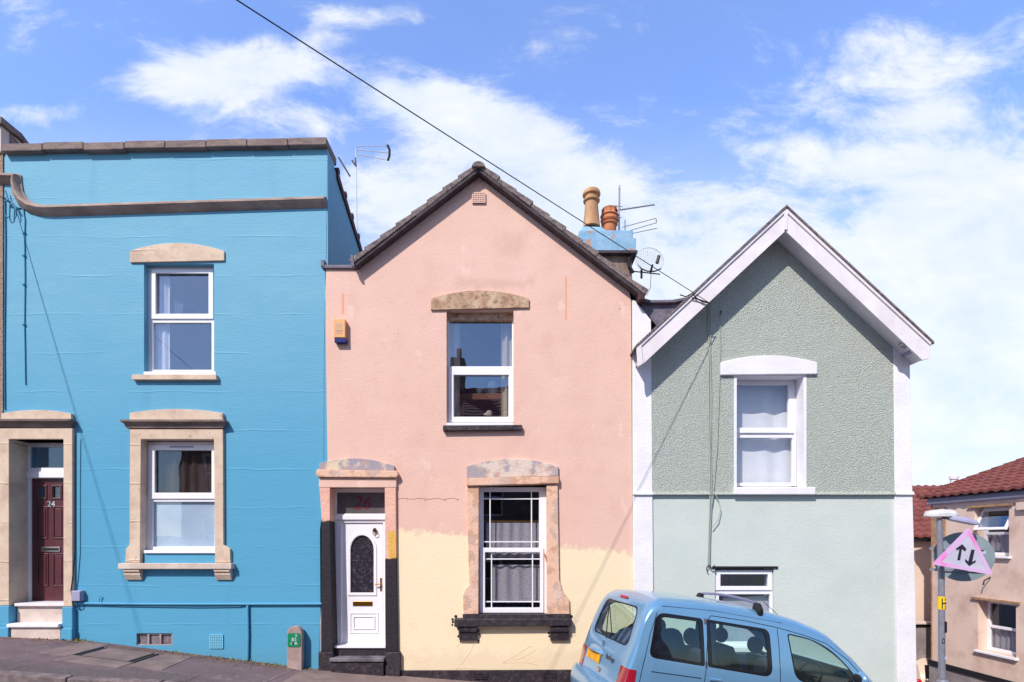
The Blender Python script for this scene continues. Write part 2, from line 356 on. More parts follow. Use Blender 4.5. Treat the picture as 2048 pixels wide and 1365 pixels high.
layer(Mt['tar'], patch(2.2, .56, .08, .5), S(96,82,88))
layer(Mt['tar'], patch(9, .63, .03, .5), S(160,146,140))
Mt['gravel_tar'] = mat('gravelly_tarmac', S(120,106,108), S(86,78,80), ns=60, rough=.95, bump=.9, bs=80, c3=S(176,160,154), ns3=50, a3=.6)
Mt['slabs'] = mat('paving_slab_stone', S(144,124,120), S(120,104,102), ns=3, rough=.9, bump=.4, bs=40, c3=S(108,94,92), ns3=8, a3=.4)
Mt['kerb'] = mat('granite_kerb', S(146,130,130), S(112,100,102), ns=9, rough=.9, bump=.6, bs=50, c3=S(80,72,74), ns3=12, a3=.5)
Mt['asphalt'] = mat('road_setts', S(96,92,98), S(74,70,76), ns=8, rough=.9, bump=.5, bs=60)
t, p, L = tnodes(Mt['asphalt']); pos = t.nodes.new('ShaderNodeNewGeometry').outputs['Position']
br = t.nodes.new('ShaderNodeTexBrick'); L(pos, br.inputs[0]); br.inputs['Scale'].default_value = 4; br.inputs['Mortar Size'].default_value = .03
br.inputs['Color1'].default_value = S(128,120,124); br.inputs['Color2'].default_value = S(98,92,98); br.inputs['Mortar'].default_value = S(58,54,54); br.inputs['Brick Width'].default_value = .8; br.inputs['Row Height'].default_value = .5
L(br.outputs[0], p.inputs['Base Color'])
Mt['earth'] = mat('bare_ground', S(110,104,92), S(88,86,74), ns=.5, rough=1)
Mt['tile'] = mat('grey_roof_tile', S(136,120,118), S(96,84,88), ns=14, rough=.9, bump=.7, bs=50, c3=S(168,154,142), ns3=26, a3=.8)
Mt['mortar'] = mat('dark_undercloak', S(84,76,80), S(62,56,60), ns=8, rough=.9, bump=.5, bs=30)
Mt['redtile'] = mat('terracotta_tile', S(134,76,68), S(112,62,58), ns=3, rough=.8, bump=.3, bs=30, c3=S(100,54,52), ns3=9, a3=.5)
Mt['lead'] = mat('lead_sheet', S(116,108,122), S(94,88,102), ns=5, rough=.55, bump=.3, bs=9, c3=S(156,148,156), ns3=9, a3=.4)
Mt['pebble'] = mat('pebbledash', S(176,150,132), S(120,96,88), ns=70, lo=.42, hi=.58, rough=.95, bump=.9, bs=70, c3=S(214,196,176), ns3=60, a3=.7)
Mt['beige'] = mat('buff_render', S(232,206,190), S(220,190,174), ns=.9, rough=.9, bump=.4, bs=60, c3=S(160,130,116), ns3=1.8, a3=.45)
Mt['beige_stone'] = mat('rough_corner_stone', S(190,150,116), S(150,116,92), ns=12, rough=.9, bump=.9, bs=18)
Mt['cream'] = mat('cream_render', S(232,208,190), S(222,198,182), ns=1, rough=.9, bump=.2, bs=40)
Mt['grey_conc'] = mat('grey_concrete', S(150,140,140), S(118,110,112), ns=1.6, rough=.95, bump=.4, bs=30, c3=S(180,168,160), ns3=3, a3=.5)
Mt['maroon'] = mat('maroon_door_paint', S(92,44,52), S(80,38,46), ns=4, rough=.38, bump=.15, bs=60, bstretch=(4,1,.4), spec=.5)
Mt['chrome'] = mat('polished_metal', S(190,188,196), rough=.2, metal=1)
Mt['brass'] = mat('brass', S(176,122,48), rough=.3, metal=1)
Mt['grey'] = mat('grey_plastic', S(158,156,184), rough=.4, c3=S(140,138,160), ns3=8)
Mt['galv'] = mat('galvanised_steel', S(146,146,158), S(130,130,144), ns=9, rough=.5, metal=.35, c3=S(170,168,176), ns3=20, a3=.4)
Mt['dkmetal'] = mat('dark_metal', S(36,34,38), rough=.5)
Mt['wire'] = mat('black_cable', S(34,34,38), rough=.6)
Mt['grey_cable'] = mat('pale_green_cable', S(158,168,158), rough=.7)
Mt['blue_cable'] = mat('blue_painted_cable', S(40,120,160), rough=.5)
Mt['rubber'] = mat('tyre_rubber', S(30,30,32), rough=.9, bump=.3, bs=60)
Mt['glass'] = glassmat('window_glass', (.92,.94,.96,1), .15)
Mt['glass_dark'] = glassmat('dark_window_glass', (.86,.87,.88,1), .06)
Mt['glass_low'] = glassmat('clear_glass', (.97,.98,.985,1), .06)
Mt['carglass'] = glassmat('car_glass', (.90,.97,.94,1), .05)
Mt['vase'] = glassmat('vase_glass', (.84,.88,.92,1), .10, .75)
Mt['net'] = mat('net_curtain', S(222,218,222), S(210,208,214), ns=3, rough=.9)
Mt['lace'] = clothmat('lace_curtain', S(204,196,204), .85, 95)
Mt['cream_curtain'] = mat('cream_curtain', S(206,190,168), S(190,174,152), ns=8, rough=.9, stretch=(6,1,.3))
Mt['dark_curtain'] = mat('dark_curtain', S(92,76,72), S(70,58,56), ns=8, rough=.9, stretch=(6,1,.3))
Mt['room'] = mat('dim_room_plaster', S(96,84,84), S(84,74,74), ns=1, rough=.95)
Mt['frost'] = mat('frosted_film', S(186,204,222), S(172,190,210), ns=1.2, rough=.35, c3=S(214,226,236), ns3=2.2, a3=.4)
Mt['wood'] = mat('brown_wood', S(150,98,70), S(120,76,56), ns=6, rough=.6, stretch=(1,1,6))
Mt['orange'] = mat('orange_plastic', S(226,168,108), S(220,156,96), ns=5, rough=.4, spec=.5)
Mt['navy'] = mat('navy_plastic', S(40,44,110), rough=.3)
Mt['logo_grey'] = mat('faded_print', S(176,168,176), S(214,168,120), ns=40, rough=.6)
Mt['terra'] = mat('terracotta_pot', S(200,130,92), S(178,110,76), ns=6, rough=.8, bump=.2, bs=30, c3=S(122,70,50), ns3=7, a3=.5)
Mt['buffpot'] = mat('buff_clay_pot', S(206,164,124), S(176,132,98), ns=5, rough=.8, bump=.2, bs=30, c3=S(110,86,76), ns3=6, a3=.5, stretch=(1,1,.4))
Mt['bluepeel'] = mat('peeling_pale_blue_paint', S(140,176,202), S(124,162,192), ns=5, rough=.7, bump=.3, bs=20, c3=S(160,120,96), ns3=3.2, a3=0)
layer(Mt['bluepeel'], patch(3.6, .56, .01, 1.0, (1,1,.7)), S(176,138,114))
Mt['chimwall'] = mat('bare_chimney_render', S(146,124,108), S(104,90,82), ns=4, rough=.95, bump=.4, bs=24, stretch=(2,2,.4))
Mt['signpink'] = mat('faded_pink_border', S(200,166,206), S(218,120,190), ns=3.2, lo=.5, hi=.68, rough=.5)
Mt['signwhite'] = mat('sign_white', S(184,184,200), S(174,172,192), ns=5, rough=.5)
Mt['signgrey'] = mat('sign_back_grey', S(132,146,152), S(118,132,140), ns=3, rough=.55)
Mt['signblack'] = mat('sign_black', S(34,28,48), rough=.5)
Mt['yellow'] = mat('yellow_plate', S(244,196,30), rough=.5)
Mt['greensign'] = mat('green_enamel_sign', S(22,130,86), rough=.35)
Mt['postconc'] = mat('marker_post_concrete', S(178,156,152), S(156,134,132), ns=6, rough=.9, bump=.5, bs=60, c3=S(140,112,96), ns3=5, a3=.5)
Mt['red_text'] = mat('dark_red_numeral', S(110,40,52), rough=.5)
Mt['leaf'] = mat('weed_leaf', S(112,124,60), S(150,128,78), ns=9, lo=.4, hi=.6, rough=.8)
Mt['drygrass'] = mat('dry_leaf', S(150,126,98), S(112,84,66), ns=9, lo=.4, hi=.6, rough=.9)
Mt['plastic_lamp'] = mat('lamp_cover', S(214,212,214), S(190,188,192), ns=8, rough=.35)

# ------------------------------------------------------------------ ground
def g(x, y=0):
    if x < -7.0: z = .110-.05*(x+7.0)
    elif x < -3.14: z = -.372-.125*(x+3.14)
    elif x < 1.0: z = -.372-.076*(x+3.14)
    else: z = -.687-.158*(x-1.0)
    z = max(z, -6.0); z = min(z, 3.0)
    if y > 0: z -= .075*min(y, 30)*min(1, max(0, (x-5.5)/1.5))
    return z
def kerb_y(x): return -(2.05-.30*min(1.6, max(0, x+6.2)))
XS = [-40,-30,-24,-20,-16,-13,-11,-9.5,-8.5]+[-8+.4*i for i in range(38)]+[7.2+.6*i for i in range(1,16)]+[17,20,25,32,42]
def strip(name, ya, yb, dz, m, ny=6, xs=XS, label=None, kind='structure'):
    b = MB(); 
    for i in range(len(xs)-1):
        for j in range(ny):
            q = []
            for (xx, jj) in ((xs[i], j), (xs[i+1], j), (xs[i+1], j+1), (xs[i], j+1)):
                y0, y1 = ya(xx) if callable(ya) else ya, yb(xx) if callable(yb) else yb
                y = y0+(y1-y0)*jj/ny; q.append((xx, y, g(xx, y)+dz))
            b.add(q, [(0,1,2,3)])
    o = b.build(name, m, smooth=True); o['kind'] = kind; return o
b = MB()
gx = [-400,-120,-60]+XS+[60,120,400]; gy = [-400,-120,-40,-20,-12,-9,-5,-2,0,2,4,7,10,14,20,30,60,120,400]
for i in range(len(gx)-1):
    for j in range(len(gy)-1):
        b.add([(x, y, g(x, y)-.45) for x, y in ((gx[i],gy[j]),(gx[i+1],gy[j]),(gx[i+1],gy[j+1]),(gx[i],gy[j+1]))], [(0,1,2,3)])
tag(b.build('ground', Mt['earth'], smooth=True), kind='structure')
PX = [x for x in XS if x <= 6.9]
strip('pavement', lambda x: kerb_y(x)+.14, .12, 0, Mt['tar'], 5, PX)
strip('gravel_strip', lambda x: kerb_y(x)+.14, lambda x: kerb_y(x)+.52, .004, Mt['gravel_tar'], 2, [x for x in PX if x < -4.0])
strip('road', -8.6, lambda x: kerb_y(x), -.10, Mt['asphalt'], 8, XS)
strip('side_road', lambda x: kerb_y(x), 30, -.10, Mt['asphalt'], 14, [x for x in XS if x >= 6.7])
strip('opposite_pavement', -11, -8.6, 0, Mt['tar'], 3, XS)
b = MB(); x = -14.0
while x < 6.6:
    ln = .95+random.uniform(-.1,.15); x1 = min(x+ln-.012, 6.6)
    n = 1
    za, zb = g(x), g(x1); ya, yb = kerb_y(x), kerb_y(x1); h = random.uniform(-.006,.006)
    b.add([(x,ya,za-.3),(x1,yb,zb-.3),(x1,yb+.135,zb-.3),(x,ya+.135,za-.3),(x,ya,za+.008+h),(x1,yb,zb+.008+h),(x1,yb+.135,zb+.012+h),(x,ya+.135,za+.012+h)],
          [(0,1,5,4),(1,2,6,5),(2,3,7,6),(3,0,4,7),(4,5,6,7),(0,3,2,1)])
    x += ln
tag(b.build('kerb', Mt['kerb'], bevel=.02), kind='structure')
# paving slabs and service cover in the pavement
def flat(name, pts, dz, th, m, parent=None, bevel=.004):
    b = MB(); n = len(pts)
    b.add([(x, y, g(x)+dz) for x, y in pts]+[(x, y, g(x)+dz-th) for x, y in pts], [tuple(range(n)), tuple(range(2*n-1,n-1,-1))]+[(i,(i+1)%n,(i+1)%n+n,i+n) for i in range(n)])
    return b.build(name, m, parent, bevel=bevel)
dc = thing('service_cover', 'sunken metal service cover framed by pale stone slabs in the pavement', 'drain cover', (-6.1,-.5,g(-6.1)))
x0, x1, y0, y1 = -6.35, -5.45, -.85, -.28
flat('slab', [(x0-.42,y0-.1),(x0-.02,y0-.1),(x0-.02,y1+.2),(x0-.42,y1+.2)], .008, .05, Mt['slabs'], dc)
flat('slab', [(x0-.01,y0-.34),(x1-.02,y0-.34),(x1-.02,y0-.02),(x0-.01,y0-.02)], .008, .05, Mt['slabs'], dc)
flat('slab', [(x1+.02,y0-.2),(x1+.5,y0-.2),(x1+.45,y1+.08),(x1+.02,y1+.08)], .008, .05, Mt['slabs'], dc)
for a, bb in ((x0+.0, x0+.03), (x0+.07, x0+.09), (x1-.11, x1-.09), (x1-.05, x1-.02)):
    flat('frame', [(a,y0),(bb,y0),(bb,y1),(a,y1)], .012, .03, Mt['dkmetal'], dc)
flat('lid', [(x0+.10,y0),(x1-.12,y0),(x1-.12,y1),(x0+.10,y1)], .010, .03, Mt['slabs'], dc)
flat('frame', [(x0,y0-.018),(x1,y0-.018),(x1,y0-.002),(x0,y0-.002)], .012, .03, Mt['dkmetal'], dc)
# pavement trench patches
for i, pts in enumerate(([(-8.5,-.62),(-6.9,-.60),(-6.9,-.585),(-8.5,-.60)], [(-5.2,-1.1),(-3.6,-1.12),(-3.6,-1.10),(-5.2,-1.085)], [(-3.62,-1.7),(-3.58,-1.7),(-3.4,-.1),(-3.43,-.1)])):
    tag(flat('pavement_joint', pts, .004, .02, Mt['kerb'], bevel=0), kind='structure')
strip('pavement_flags', lambda x: kerb_y(x)+.14, -.02, .006, Mt['slabs'], 3, [-3.3+.5*i for i in range(20)])

# weeds and leaf litter
b = MB()
def blade(b, x, y, z, h, wd, a, lean):
    dx, dy = math.cos(a)*wd, math.sin(a)*wd
    b.add([(x-dx,y-dy,z),(x+dx,y+dy,z),(x+math.cos(a+1.5)*lean,y+math.sin(a+1.5)*lean,z+h)], [(0,1,2)])
for cx, sp, n in ((-7.2,.35,70),(-6.9,.2,40),(-4.6,.5,60),(-3.9,.25,50),(-3.35,.2,40),(-5.3,.2,20),(-2.7,.2,14)):
    for i in range(n):
        x = random.gauss(cx, sp/2); y = -abs(random.gauss(0, .06))-.02
        blade(b, x, y, g(x), random.uniform(.012,.05), random.uniform(.006,.014), random.uniform(0,6.3), random.uniform(.02,.05))
tag(b.build('weeds', Mt['leaf'], fix=False), 'small green weeds sprouting along the foot of the blue wall', 'weeds', kind='stuff')
b = MB()
for i in range(1000):
    x = random.choice([random.gauss(-7.2,.3), random.gauss(-4.3,.7), random.gauss(-4.2,.5), random.uniform(-8,-3)]); y = -abs(random.gauss(0,.22))-.02
    a = random.uniform(0,6.3); s_ = random.uniform(.012,.032); z = g(x)+.008
    b.add([(x,y,z),(x+math.cos(a)*s_,y+math.sin(a)*s_,z+random.uniform(0,.01)),(x+math.cos(a+1.3)*s_*.7,y+math.sin(a+1.3)*s_*.7,z+.004)], [(0,1,2)])
tag(b.build('leaf_litter', Mt['drygrass'], fix=False), 'dry leaves and crumbs scattered on the tarmac pavement', 'leaf litter', kind='stuff')

# ------------------------------------------------------------------ building helpers
def arc(l, r, topz, n=14):
    """(x,z) points from l to r along a shallow arch whose crown is at topz"""
    pts = []
    for i in range(n+1):
        t_ = i/n; x = l[0]+(r[0]-l[0])*t_; z = l[1]+(r[1]-l[1])*t_
        pts.append((x, z+(topz-(l[1]+r[1])/2)*(1-(2*t_-1)**2)))
    return pts
def lintel(root, name, px, m, y0=-.03, y1=.10, bevel=.006, label=None):
    """px: left x, right x, crown y, side y, bottom y-left, bottom y-right"""
    xl, xr, cy, sy, bl, brr = px
    L_, R_ = FP(xl, sy), FP(xr, sy); top = FP(0, cy)[1]
    poly = arc(L_, R_, top)+[FP(xr, brr), FP(xl, bl)]
    return MB().prism(poly, y0, y1).build(name, m, root, bevel=bevel, label=label)
def rectpx(a, b, c, d, y): # px x0,y0,x1,y1 -> polygon
    return PL([(a,d),(c,d),(c,b),(a,b)], y)
def wavy(x0, x1, z0, z1, y, amp=.02, n=40, freq=30, ph=0, scallop=0):
    b = MB()
    def fn(u, v):
        x = x0+(x1-x0)*u
        zt = z0+(z1-z0)*v
        if scallop and v < .01: zt += scallop*abs(math.sin(x*18+ph))
        return (x, y+amp*math.sin(freq*x+ph+.6*math.sin(3*v))*(.6+.4*math.sin(7*x+2)), zt)
    return b.grid(fn, n, 6)
def window(root, fr, panes, yd, glass='glass', sashes=(), room=None, holes_y=None, th=.06, label=None, fm='white'):
    """fr: frame outer px rect at depth yd; panes: px rects"""
    hs = [rectpx(*p, yd) for p in panes]
    f = MB().slab(rectpx(*fr, yd), hs, yd, yd+th).build('window', Mt[fm], root, bevel=.004, label=label)
    for k, p in enumerate(panes):
        (xa, za), (xb, zb) = FP(p[0], p[3], yd), FP(p[2], p[1], yd)
        gm = glass[k] if isinstance(glass, (list, tuple)) else glass
        MB().box(xa-.012, xb+.012, yd+.028, yd+.036, za-.012, zb+.012).build('pane', Mt[gm], f)
    for s_ in sashes:  # (outer, inner)
        MB().slab(rectpx(*s_[0], yd-.022), [rectpx(*s_[1], yd-.022)], yd-.022, yd-.002).build('sash', Mt[fm], f, bevel=.004)
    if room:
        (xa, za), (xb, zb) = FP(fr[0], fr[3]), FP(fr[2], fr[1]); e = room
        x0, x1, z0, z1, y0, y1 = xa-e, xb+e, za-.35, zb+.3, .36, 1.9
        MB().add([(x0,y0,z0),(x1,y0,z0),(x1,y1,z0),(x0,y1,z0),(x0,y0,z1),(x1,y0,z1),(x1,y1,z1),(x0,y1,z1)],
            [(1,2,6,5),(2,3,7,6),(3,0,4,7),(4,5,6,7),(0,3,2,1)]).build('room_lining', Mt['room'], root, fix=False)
    return f
def body(root, x0, x1, y0, y1, z0, z1, m, name='side_wall'):
    return MB().box(x0, x1, y0, y1, z0, z1).build(name, m, root)

# ================================================================== BLUE HOUSE
bh = thing('terraced_house', 'bright blue painted terraced house with flat parapet and maroon door', 'house', (-5.5, .2, -.3))
holes = [rectpx(288,528,428,751,0), rectpx(284,878,434,1126,0), PL([(23,1300),(131,1300),(131,880),(23,880)]), rectpx(273,1267,345,1291,0)]
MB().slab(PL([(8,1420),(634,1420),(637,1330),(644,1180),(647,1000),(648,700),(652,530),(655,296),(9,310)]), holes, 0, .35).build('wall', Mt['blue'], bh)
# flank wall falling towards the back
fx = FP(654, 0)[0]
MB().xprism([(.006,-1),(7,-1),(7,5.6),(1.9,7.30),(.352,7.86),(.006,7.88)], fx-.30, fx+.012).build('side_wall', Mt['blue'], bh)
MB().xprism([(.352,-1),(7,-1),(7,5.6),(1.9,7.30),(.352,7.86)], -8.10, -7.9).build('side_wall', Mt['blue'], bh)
# parapet coping in lengths
b = MB(); xa = 14
for i in range(8):
    xb = xa+(81 if i < 7 else 77)
    ya = 296-12.5*(xa-14)/640; yb = 296-12.5*(xb-14)/640; j = random.uniform(-1.2,1.2)
    pts = PL([(xa,ya+15+j),(xb-1.2,yb+15+j),(xb-1.2,yb+j),(xa,ya+j)])
    b.prism(pts, -.10, .42); xa = xb
b.build('coping', Mt['stone_dark'], bh, bevel=.012)
b = MB(); y_ = .43
zt = lambda y: 8.03-.33*max(0, y) if y < 1.9 else 7.40-.33*(y-1.9)
while y_ < 6.6:
    y2 = y_+.42; b.xprism([(y_,zt(y_)-.13),(y2-.01,zt(y2)-.13),(y2-.01,zt(y2)-.02),(y_,zt(y_)+.02)], fx-.34, fx+.045)
    if y_ > .3: b.tube([(fx-.2,y_+.05,zt(y_)+.02),(fx+.05,y_+.05,zt(y_)+.02)], .055, 10)
    y_ = y2
b.build('verge_tiles', mat('dark_red_verge_tile', S(92,62,66), S(66,48,54), ns=6, rough=.8, bump=.5, bs=30), bh, bevel=.01)
MB().xprism([(.36,7.5),(7,5.3),(7,5.2),(.36,7.4)], -7.9, fx-.30).build('roof', Mt['redtile'], bh)
# cornice: moulded string course that swoops up at the left end
prof = [(0,0),(-.03,0),(-.045,-.03),(-.10,-.05),(-.14,-.085),(-.145,-.12),(-.11,-.15),(-.07,-.19),(-.03,-.225),(0,-.235)]  # (y, offset across)
path = [(-40,348),(2,348),(34,349),(44,352),(45,366),(48,384),(56,398),(68,407),(84,411),(100,412)]
path += [(100+i*55, 412-i*1.75) for i in range(1,11)]+[(652,394.4)]
pts = [Vector((FP(a, c)[0], 0, FP(a, c)[1])) for a, c in path]
b = MB(); vs_ = []; n = len(prof)
for i, p_ in enumerate(pts):
    a_ = pts[max(0,i-1)]; c_ = pts[min(len(pts)-1,i+1)]; tg = (c_-a_).normalized(); nn = Vector((tg.z, 0, -tg.x))
    if i in (3,): nn = Vector((-.75,0,-.75)).normalized()*1.0
    for (py_, o_) in prof:
        q = p_+nn*(-o_*.76); vs_.append((q.x, py_*.8, q.z))
b.add(vs_, [(i*n+k, i*n+k+1, (i+1)*n+k+1, (i+1)*n+k) for i in range(len(pts)-1) for k in range(n-1)]+[tuple((len(pts)-1)*n+k for k in range(n))])
b.build('cornice', mat('cornice_stone', S(172,148,136), S(140,120,112), ns=4, rough=.85, bump=.3, bs=30, c3=S(206,186,172), ns3=5, a3=.5, stretch=(.5,1,2)), bh, smooth=True)
# upper window
lintel(bh, 'lintel', (262,450,488,504,527,523), Mt['stone'])
wu = window(bh, (296,534,432,746), [(311,546,417,628),(306,646,423,740)], .11, 'glass', sashes=[((303,539,426,638),(311,547,417,629))], room=.3, label='upper sash window of the blue house with white pvc frame')
MB().box(*[FP(269,0)[0], FP(437,0)[0]], -.07, .12, FP(0,762)[1], FP(0,752)[1]).build('sill', Mt['stone'], bh, bevel=.008)
MB().box(FP(288,0)[0], FP(432,0)[0], -.01, .11, FP(0,750)[1], FP(0,744)[1]).build('window_board', Mt['white'], bh, bevel=.004)
(a_, zb_), (c_, zt_) = FP(309,742,.2), FP(332,545,.2)
wavy(a_, c_+.05, zb_, zt_, .22, .025, 30, 60).build('curtain', Mt['net'], wu, smooth=True)
# lower window with stone surround
lintel(bh, 'pediment', (264,449,820,828,846,846), Mt['stone'], -.06, .12)
b = MB(); zz = lambda py: FP(0,py)[1]; xx = lambda px: FP(px,0)[0]
def hood(px0, px1, pya, pyb, m, root, out=.14, name='hood'):
    x0, x1 = xx(px0), xx(px1); z1, z0 = zz(pya), zz(pyb); s_ = .075
    b = MB(); prf = [(out, 0, z1),(out, 0, z1-.03),(out*.62, .03, z1-(z1-z0)*.45),(out*.5, .05, z0+.01),(out*.42, s_, z0)]
    vs_ = []
    for (o_, in_, z_) in prf: vs_ += [(x0+in_, .1, z_),(x0+in_, -o_, z_),(x1-in_, -o_, z_),(x1-in_, .1, z_)]
    fs_ = [(i*4+k, i*4+k+1, (i+1)*4+k+1, (i+1)*4+k) for i in range(len(prf)-1) for k in range(3)]+[(0,1,2,3), tuple(len(vs_)-4+k for k in range(4))]
    return b.add(vs_, fs_).build(name, m, root)
hood(252,457,843,859,Mt['stone_dark'],bh)
MB().slab(PL([(262,1126),(262,858),(450,858),(450,1126)]), [PL([(284,1127.5),(284,892),(290,884),(298,884),(300,879),(414,879),(416,884),(432,884),(432,1127.5)])] if False else [], -.001, .001) if False else None
sur = PL([(254,1126),(256,1098),(263,1090),(264,860),(449,860),(450,1090),(463,1098),(464,1126),(433,1126),(431,880),(286,880),(284,1126)])
MB().prism(sur, -.05, .115).build('window_surround', Mt['stone'], bh, bevel=.008)
MB().box(xx(246), xx(470), -.12, .1, zz(1138), zz(1126.5)).build('sill', Mt['stone_pale'], bh, bevel=.01)
for a_, c_ in ((254,286),(434,465)):
    MB().xprism([(.1,zz(1138.5)),(-.10,zz(1138.5)),(-.10,zz(1143)),(-.07,zz(1145)),(-.075,zz(1149)),(-.03,zz(1160)),(.1,zz(1160))], xx(a_), xx(c_)).build('bracket', Mt['stone'], bh, bevel=.004)
wl = window(bh, (292,884,437,1101), [(309,901,423,986),(305,1004,429,1094)], .12, ['glass_dark','glass_low'], sashes=[((298,890,431,998),(309,901,423,986))], room=.3, label='lower sash window of the blue house in a carved stone surround')
MB().box(xx(289), xx(435), -.02, .13, zz(1107), zz(1101)).build('window_board', Mt['white'], bh, bevel=.005)
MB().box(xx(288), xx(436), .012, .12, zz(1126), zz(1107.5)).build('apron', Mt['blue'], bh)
(a_, zb_), (c_, zt_) = FP(300,1100,.17), FP(436,1003,.17)
MB().box(a_, c_, .165, .17, zb_, zt_).build('privacy_film', Mt['frost'], wl)
(a_, zb_), (c_, zt_) = FP(300,1004,.26), FP(440,890,.26)
wavy(a_, c_, zb_, zt_, .27, .03, 60, 40).build('curtain', Mt['dark_curtain'], wl, smooth=True)
MB().box(FP(340,0,.1)[0], FP(387,0,.1)[0], .088, .1, FP(0,895.5,.1)[1], FP(0,892.5,.1)[1]).build('trickle_vent', Mt['grey'], wl)
# door surround
lintel(bh, 'pediment', (9,148,822,829,845,842), Mt['stone'], -.06, .12)
hood(-6,154,842,857,Mt['stone_dark'],bh, .15)
MB().prism(PL([(3,1211),(3,858),(150,857),(150,1213),(132,1213),(132,880),(24,880),(24,1211)]), -.055, .32).build('door_surround', Mt['stone'], bh, bevel=.01)
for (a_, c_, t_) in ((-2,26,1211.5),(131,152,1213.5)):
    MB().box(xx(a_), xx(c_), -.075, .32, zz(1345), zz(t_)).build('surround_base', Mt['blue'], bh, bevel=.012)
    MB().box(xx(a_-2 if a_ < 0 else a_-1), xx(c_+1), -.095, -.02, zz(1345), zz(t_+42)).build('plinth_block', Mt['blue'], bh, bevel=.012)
yd = .30
dw = MB().slab(rectpx(54,884,140,1208,yd), [rectpx(59,894,134,936,yd), rectpx(60,957,134,1203,yd)], yd, yd+.07).build('door_frame', Mt['white'], bh, bevel=.004)
MB().box(FP(59,0,yd)[0], FP(134,0,yd)[0], yd+.03, yd+.04, FP(0,936,yd)[1], FP(0,894,yd)[1]).build('pane', Mt['glass_dark'], dw)
MB().box(FP(56,0,yd)[0], FP(138,0,yd)[0], yd-.025, yd-.002, FP(0,956,yd)[1], FP(0,944,yd)[1]).build('drip_bar', Mt['white'], dw, bevel=.004)
yd2 = .34
glz = [(76,974,91,996),(106,974,121,996)]
pnl = [(74,1014,95,1077),(107,1014,128,1077),(76,1108,96,1172),(107,1108,128,1172)]
dr = MB().slab(rectpx(60,957,136,1203,yd2), [rectpx(*q, yd2) for q in glz], yd2, yd2+.045).build('door', Mt['maroon'], bh, bevel=.003, label='maroon panelled front door numbered 24')
for q in glz:
    (xa, za), (xb, zb) = FP(q[0], q[3], yd2), FP(q[2], q[1], yd2)
    MB().box(xa, xb, yd2+.02, yd2+.03, za, zb).build('pane', Mt['glass_dark'], dr)
    MB().slab([(xa-.03,za-.03),(xb+.03,za-.03),(xb+.03,zb+.03),(xa-.03,zb+.03)], [[(xa,za),(xb,za),(xb,zb),(xa,zb)]], yd2-.014, yd2-.001).build('moulding', Mt['maroon'], dr, bevel=.005)
for q in pnl:
    (xa, za), (xb, zb) = FP(q[0], q[3], yd2), FP(q[2], q[1], yd2)
    MB().slab([(xa-.01,za-.01),(xb+.01,za-.01),(xb+.01,zb+.01),(xa-.01,zb+.01)], [[(xa+.015,za+.015),(xb-.015,za+.015),(xb-.015,zb-.015),(xa+.015,zb-.015)]], yd2-.012, yd2-.001).build('moulding', Mt['maroon'], dr, bevel=.005)
    MB().box(xa+.03, xb-.03, yd2-.010, yd2-.001, za+.03, zb-.03).build('raised_panel', Mt['maroon'], dr, bevel=.006)
(xa, za), (xb, zb) = FP(84,1104,yd2), FP(121,1094,yd2)
MB().box(xa, xb, yd2-.014, yd2-.001, za, zb).build('letterbox', Mt['chrome'], dr, bevel=.004)
MB().box(xa+.02, xb-.02, yd2-.02, yd2-.015, za+.02, zb-.02).build('letterbox_flap', Mt['dkmetal'], dr, bevel=.002)
tx = FP(103,1009,yd2)
text('house_number', '24', .135, (tx[0], yd2-.006, tx[1]), (R(90),0,0), Mt['chrome'], dr, .003, .002)
MB().box(FP(50,0,.2)[0], xx(132), .0, .36, zz(1213), zz(1207)).build('threshold', Mt['white_board'], bh, bevel=.005)
MB().box(FP(50,0,.2)[0], xx(132), .05, .36, zz(1330), zz(1213.5)).build('step', Mt['stone_pale'], bh, bevel=.01)
MB().box(xx(28), xx(130.5), -.14, .05, zz(1253), zz(1246)).build('step_tread', Mt['white_wall'], bh, bevel=.012)
MB().box(xx(33), xx(130.5), -.10, .04, zz(1340), zz(1253.5)).build('step', Mt['stone_pale'], bh, bevel=.01)
# basement glass blocks and vent
gb = MB().slab(rectpx(272,1266,346,1292,.02), [rectpx(275+24*i,1269,295+24*i,1289,.02) for i in range(3)], .015, .09).build('basement_window', Mt['postconc'], bh, bevel=.004)
for i in range(3):
    q = rectpx(275+24*i,1269,295+24*i,1289,.02); MB().box(q[0][0], q[1][0], .045, .08, q[0][1], q[2][1]).build('glass_block', mat('smoky_glass_block', S(84,74,84), S(140,130,138), ns=14, rough=.15, bump=.6, bs=20, spec=.6), gb)
def airvent(root, px0, py0, px1, py1, m, y=-.018, nx=7, nz_=8, name='air_vent'):
    x0, x1, z0, z1 = xx(px0), xx(px1), zz(py1), zz(py0); hs = []
    dx, dz = (x1-x0)/(nx+.6), (z1-z0)/(nz_+.6)
    for i in range(nx):
        for j in range(nz_):
            a, c = x0+dx*(.5+i), z0+dz*(.5+j); hs.append([(a,c),(a+dx*.6,c),(a+dx*.6,c+dz*.55),(a,c+dz*.55)])
    o = MB().slab([(x0,z0),(x1,z0),(x1,z1),(x0,z1)], hs, y, y+.015).build(name, m, root)
    MB().box(x0+.005, x1-.005, y+.0155, y+.0175, z0+.005, z1-.005).build('vent_backing', Mt['dkmetal'], o)
    return o
airvent(bh, 420,1269,447,1297, mat('pale_blue_vent', S(120,190,220), rough=.5), nx=7, nz_=8)
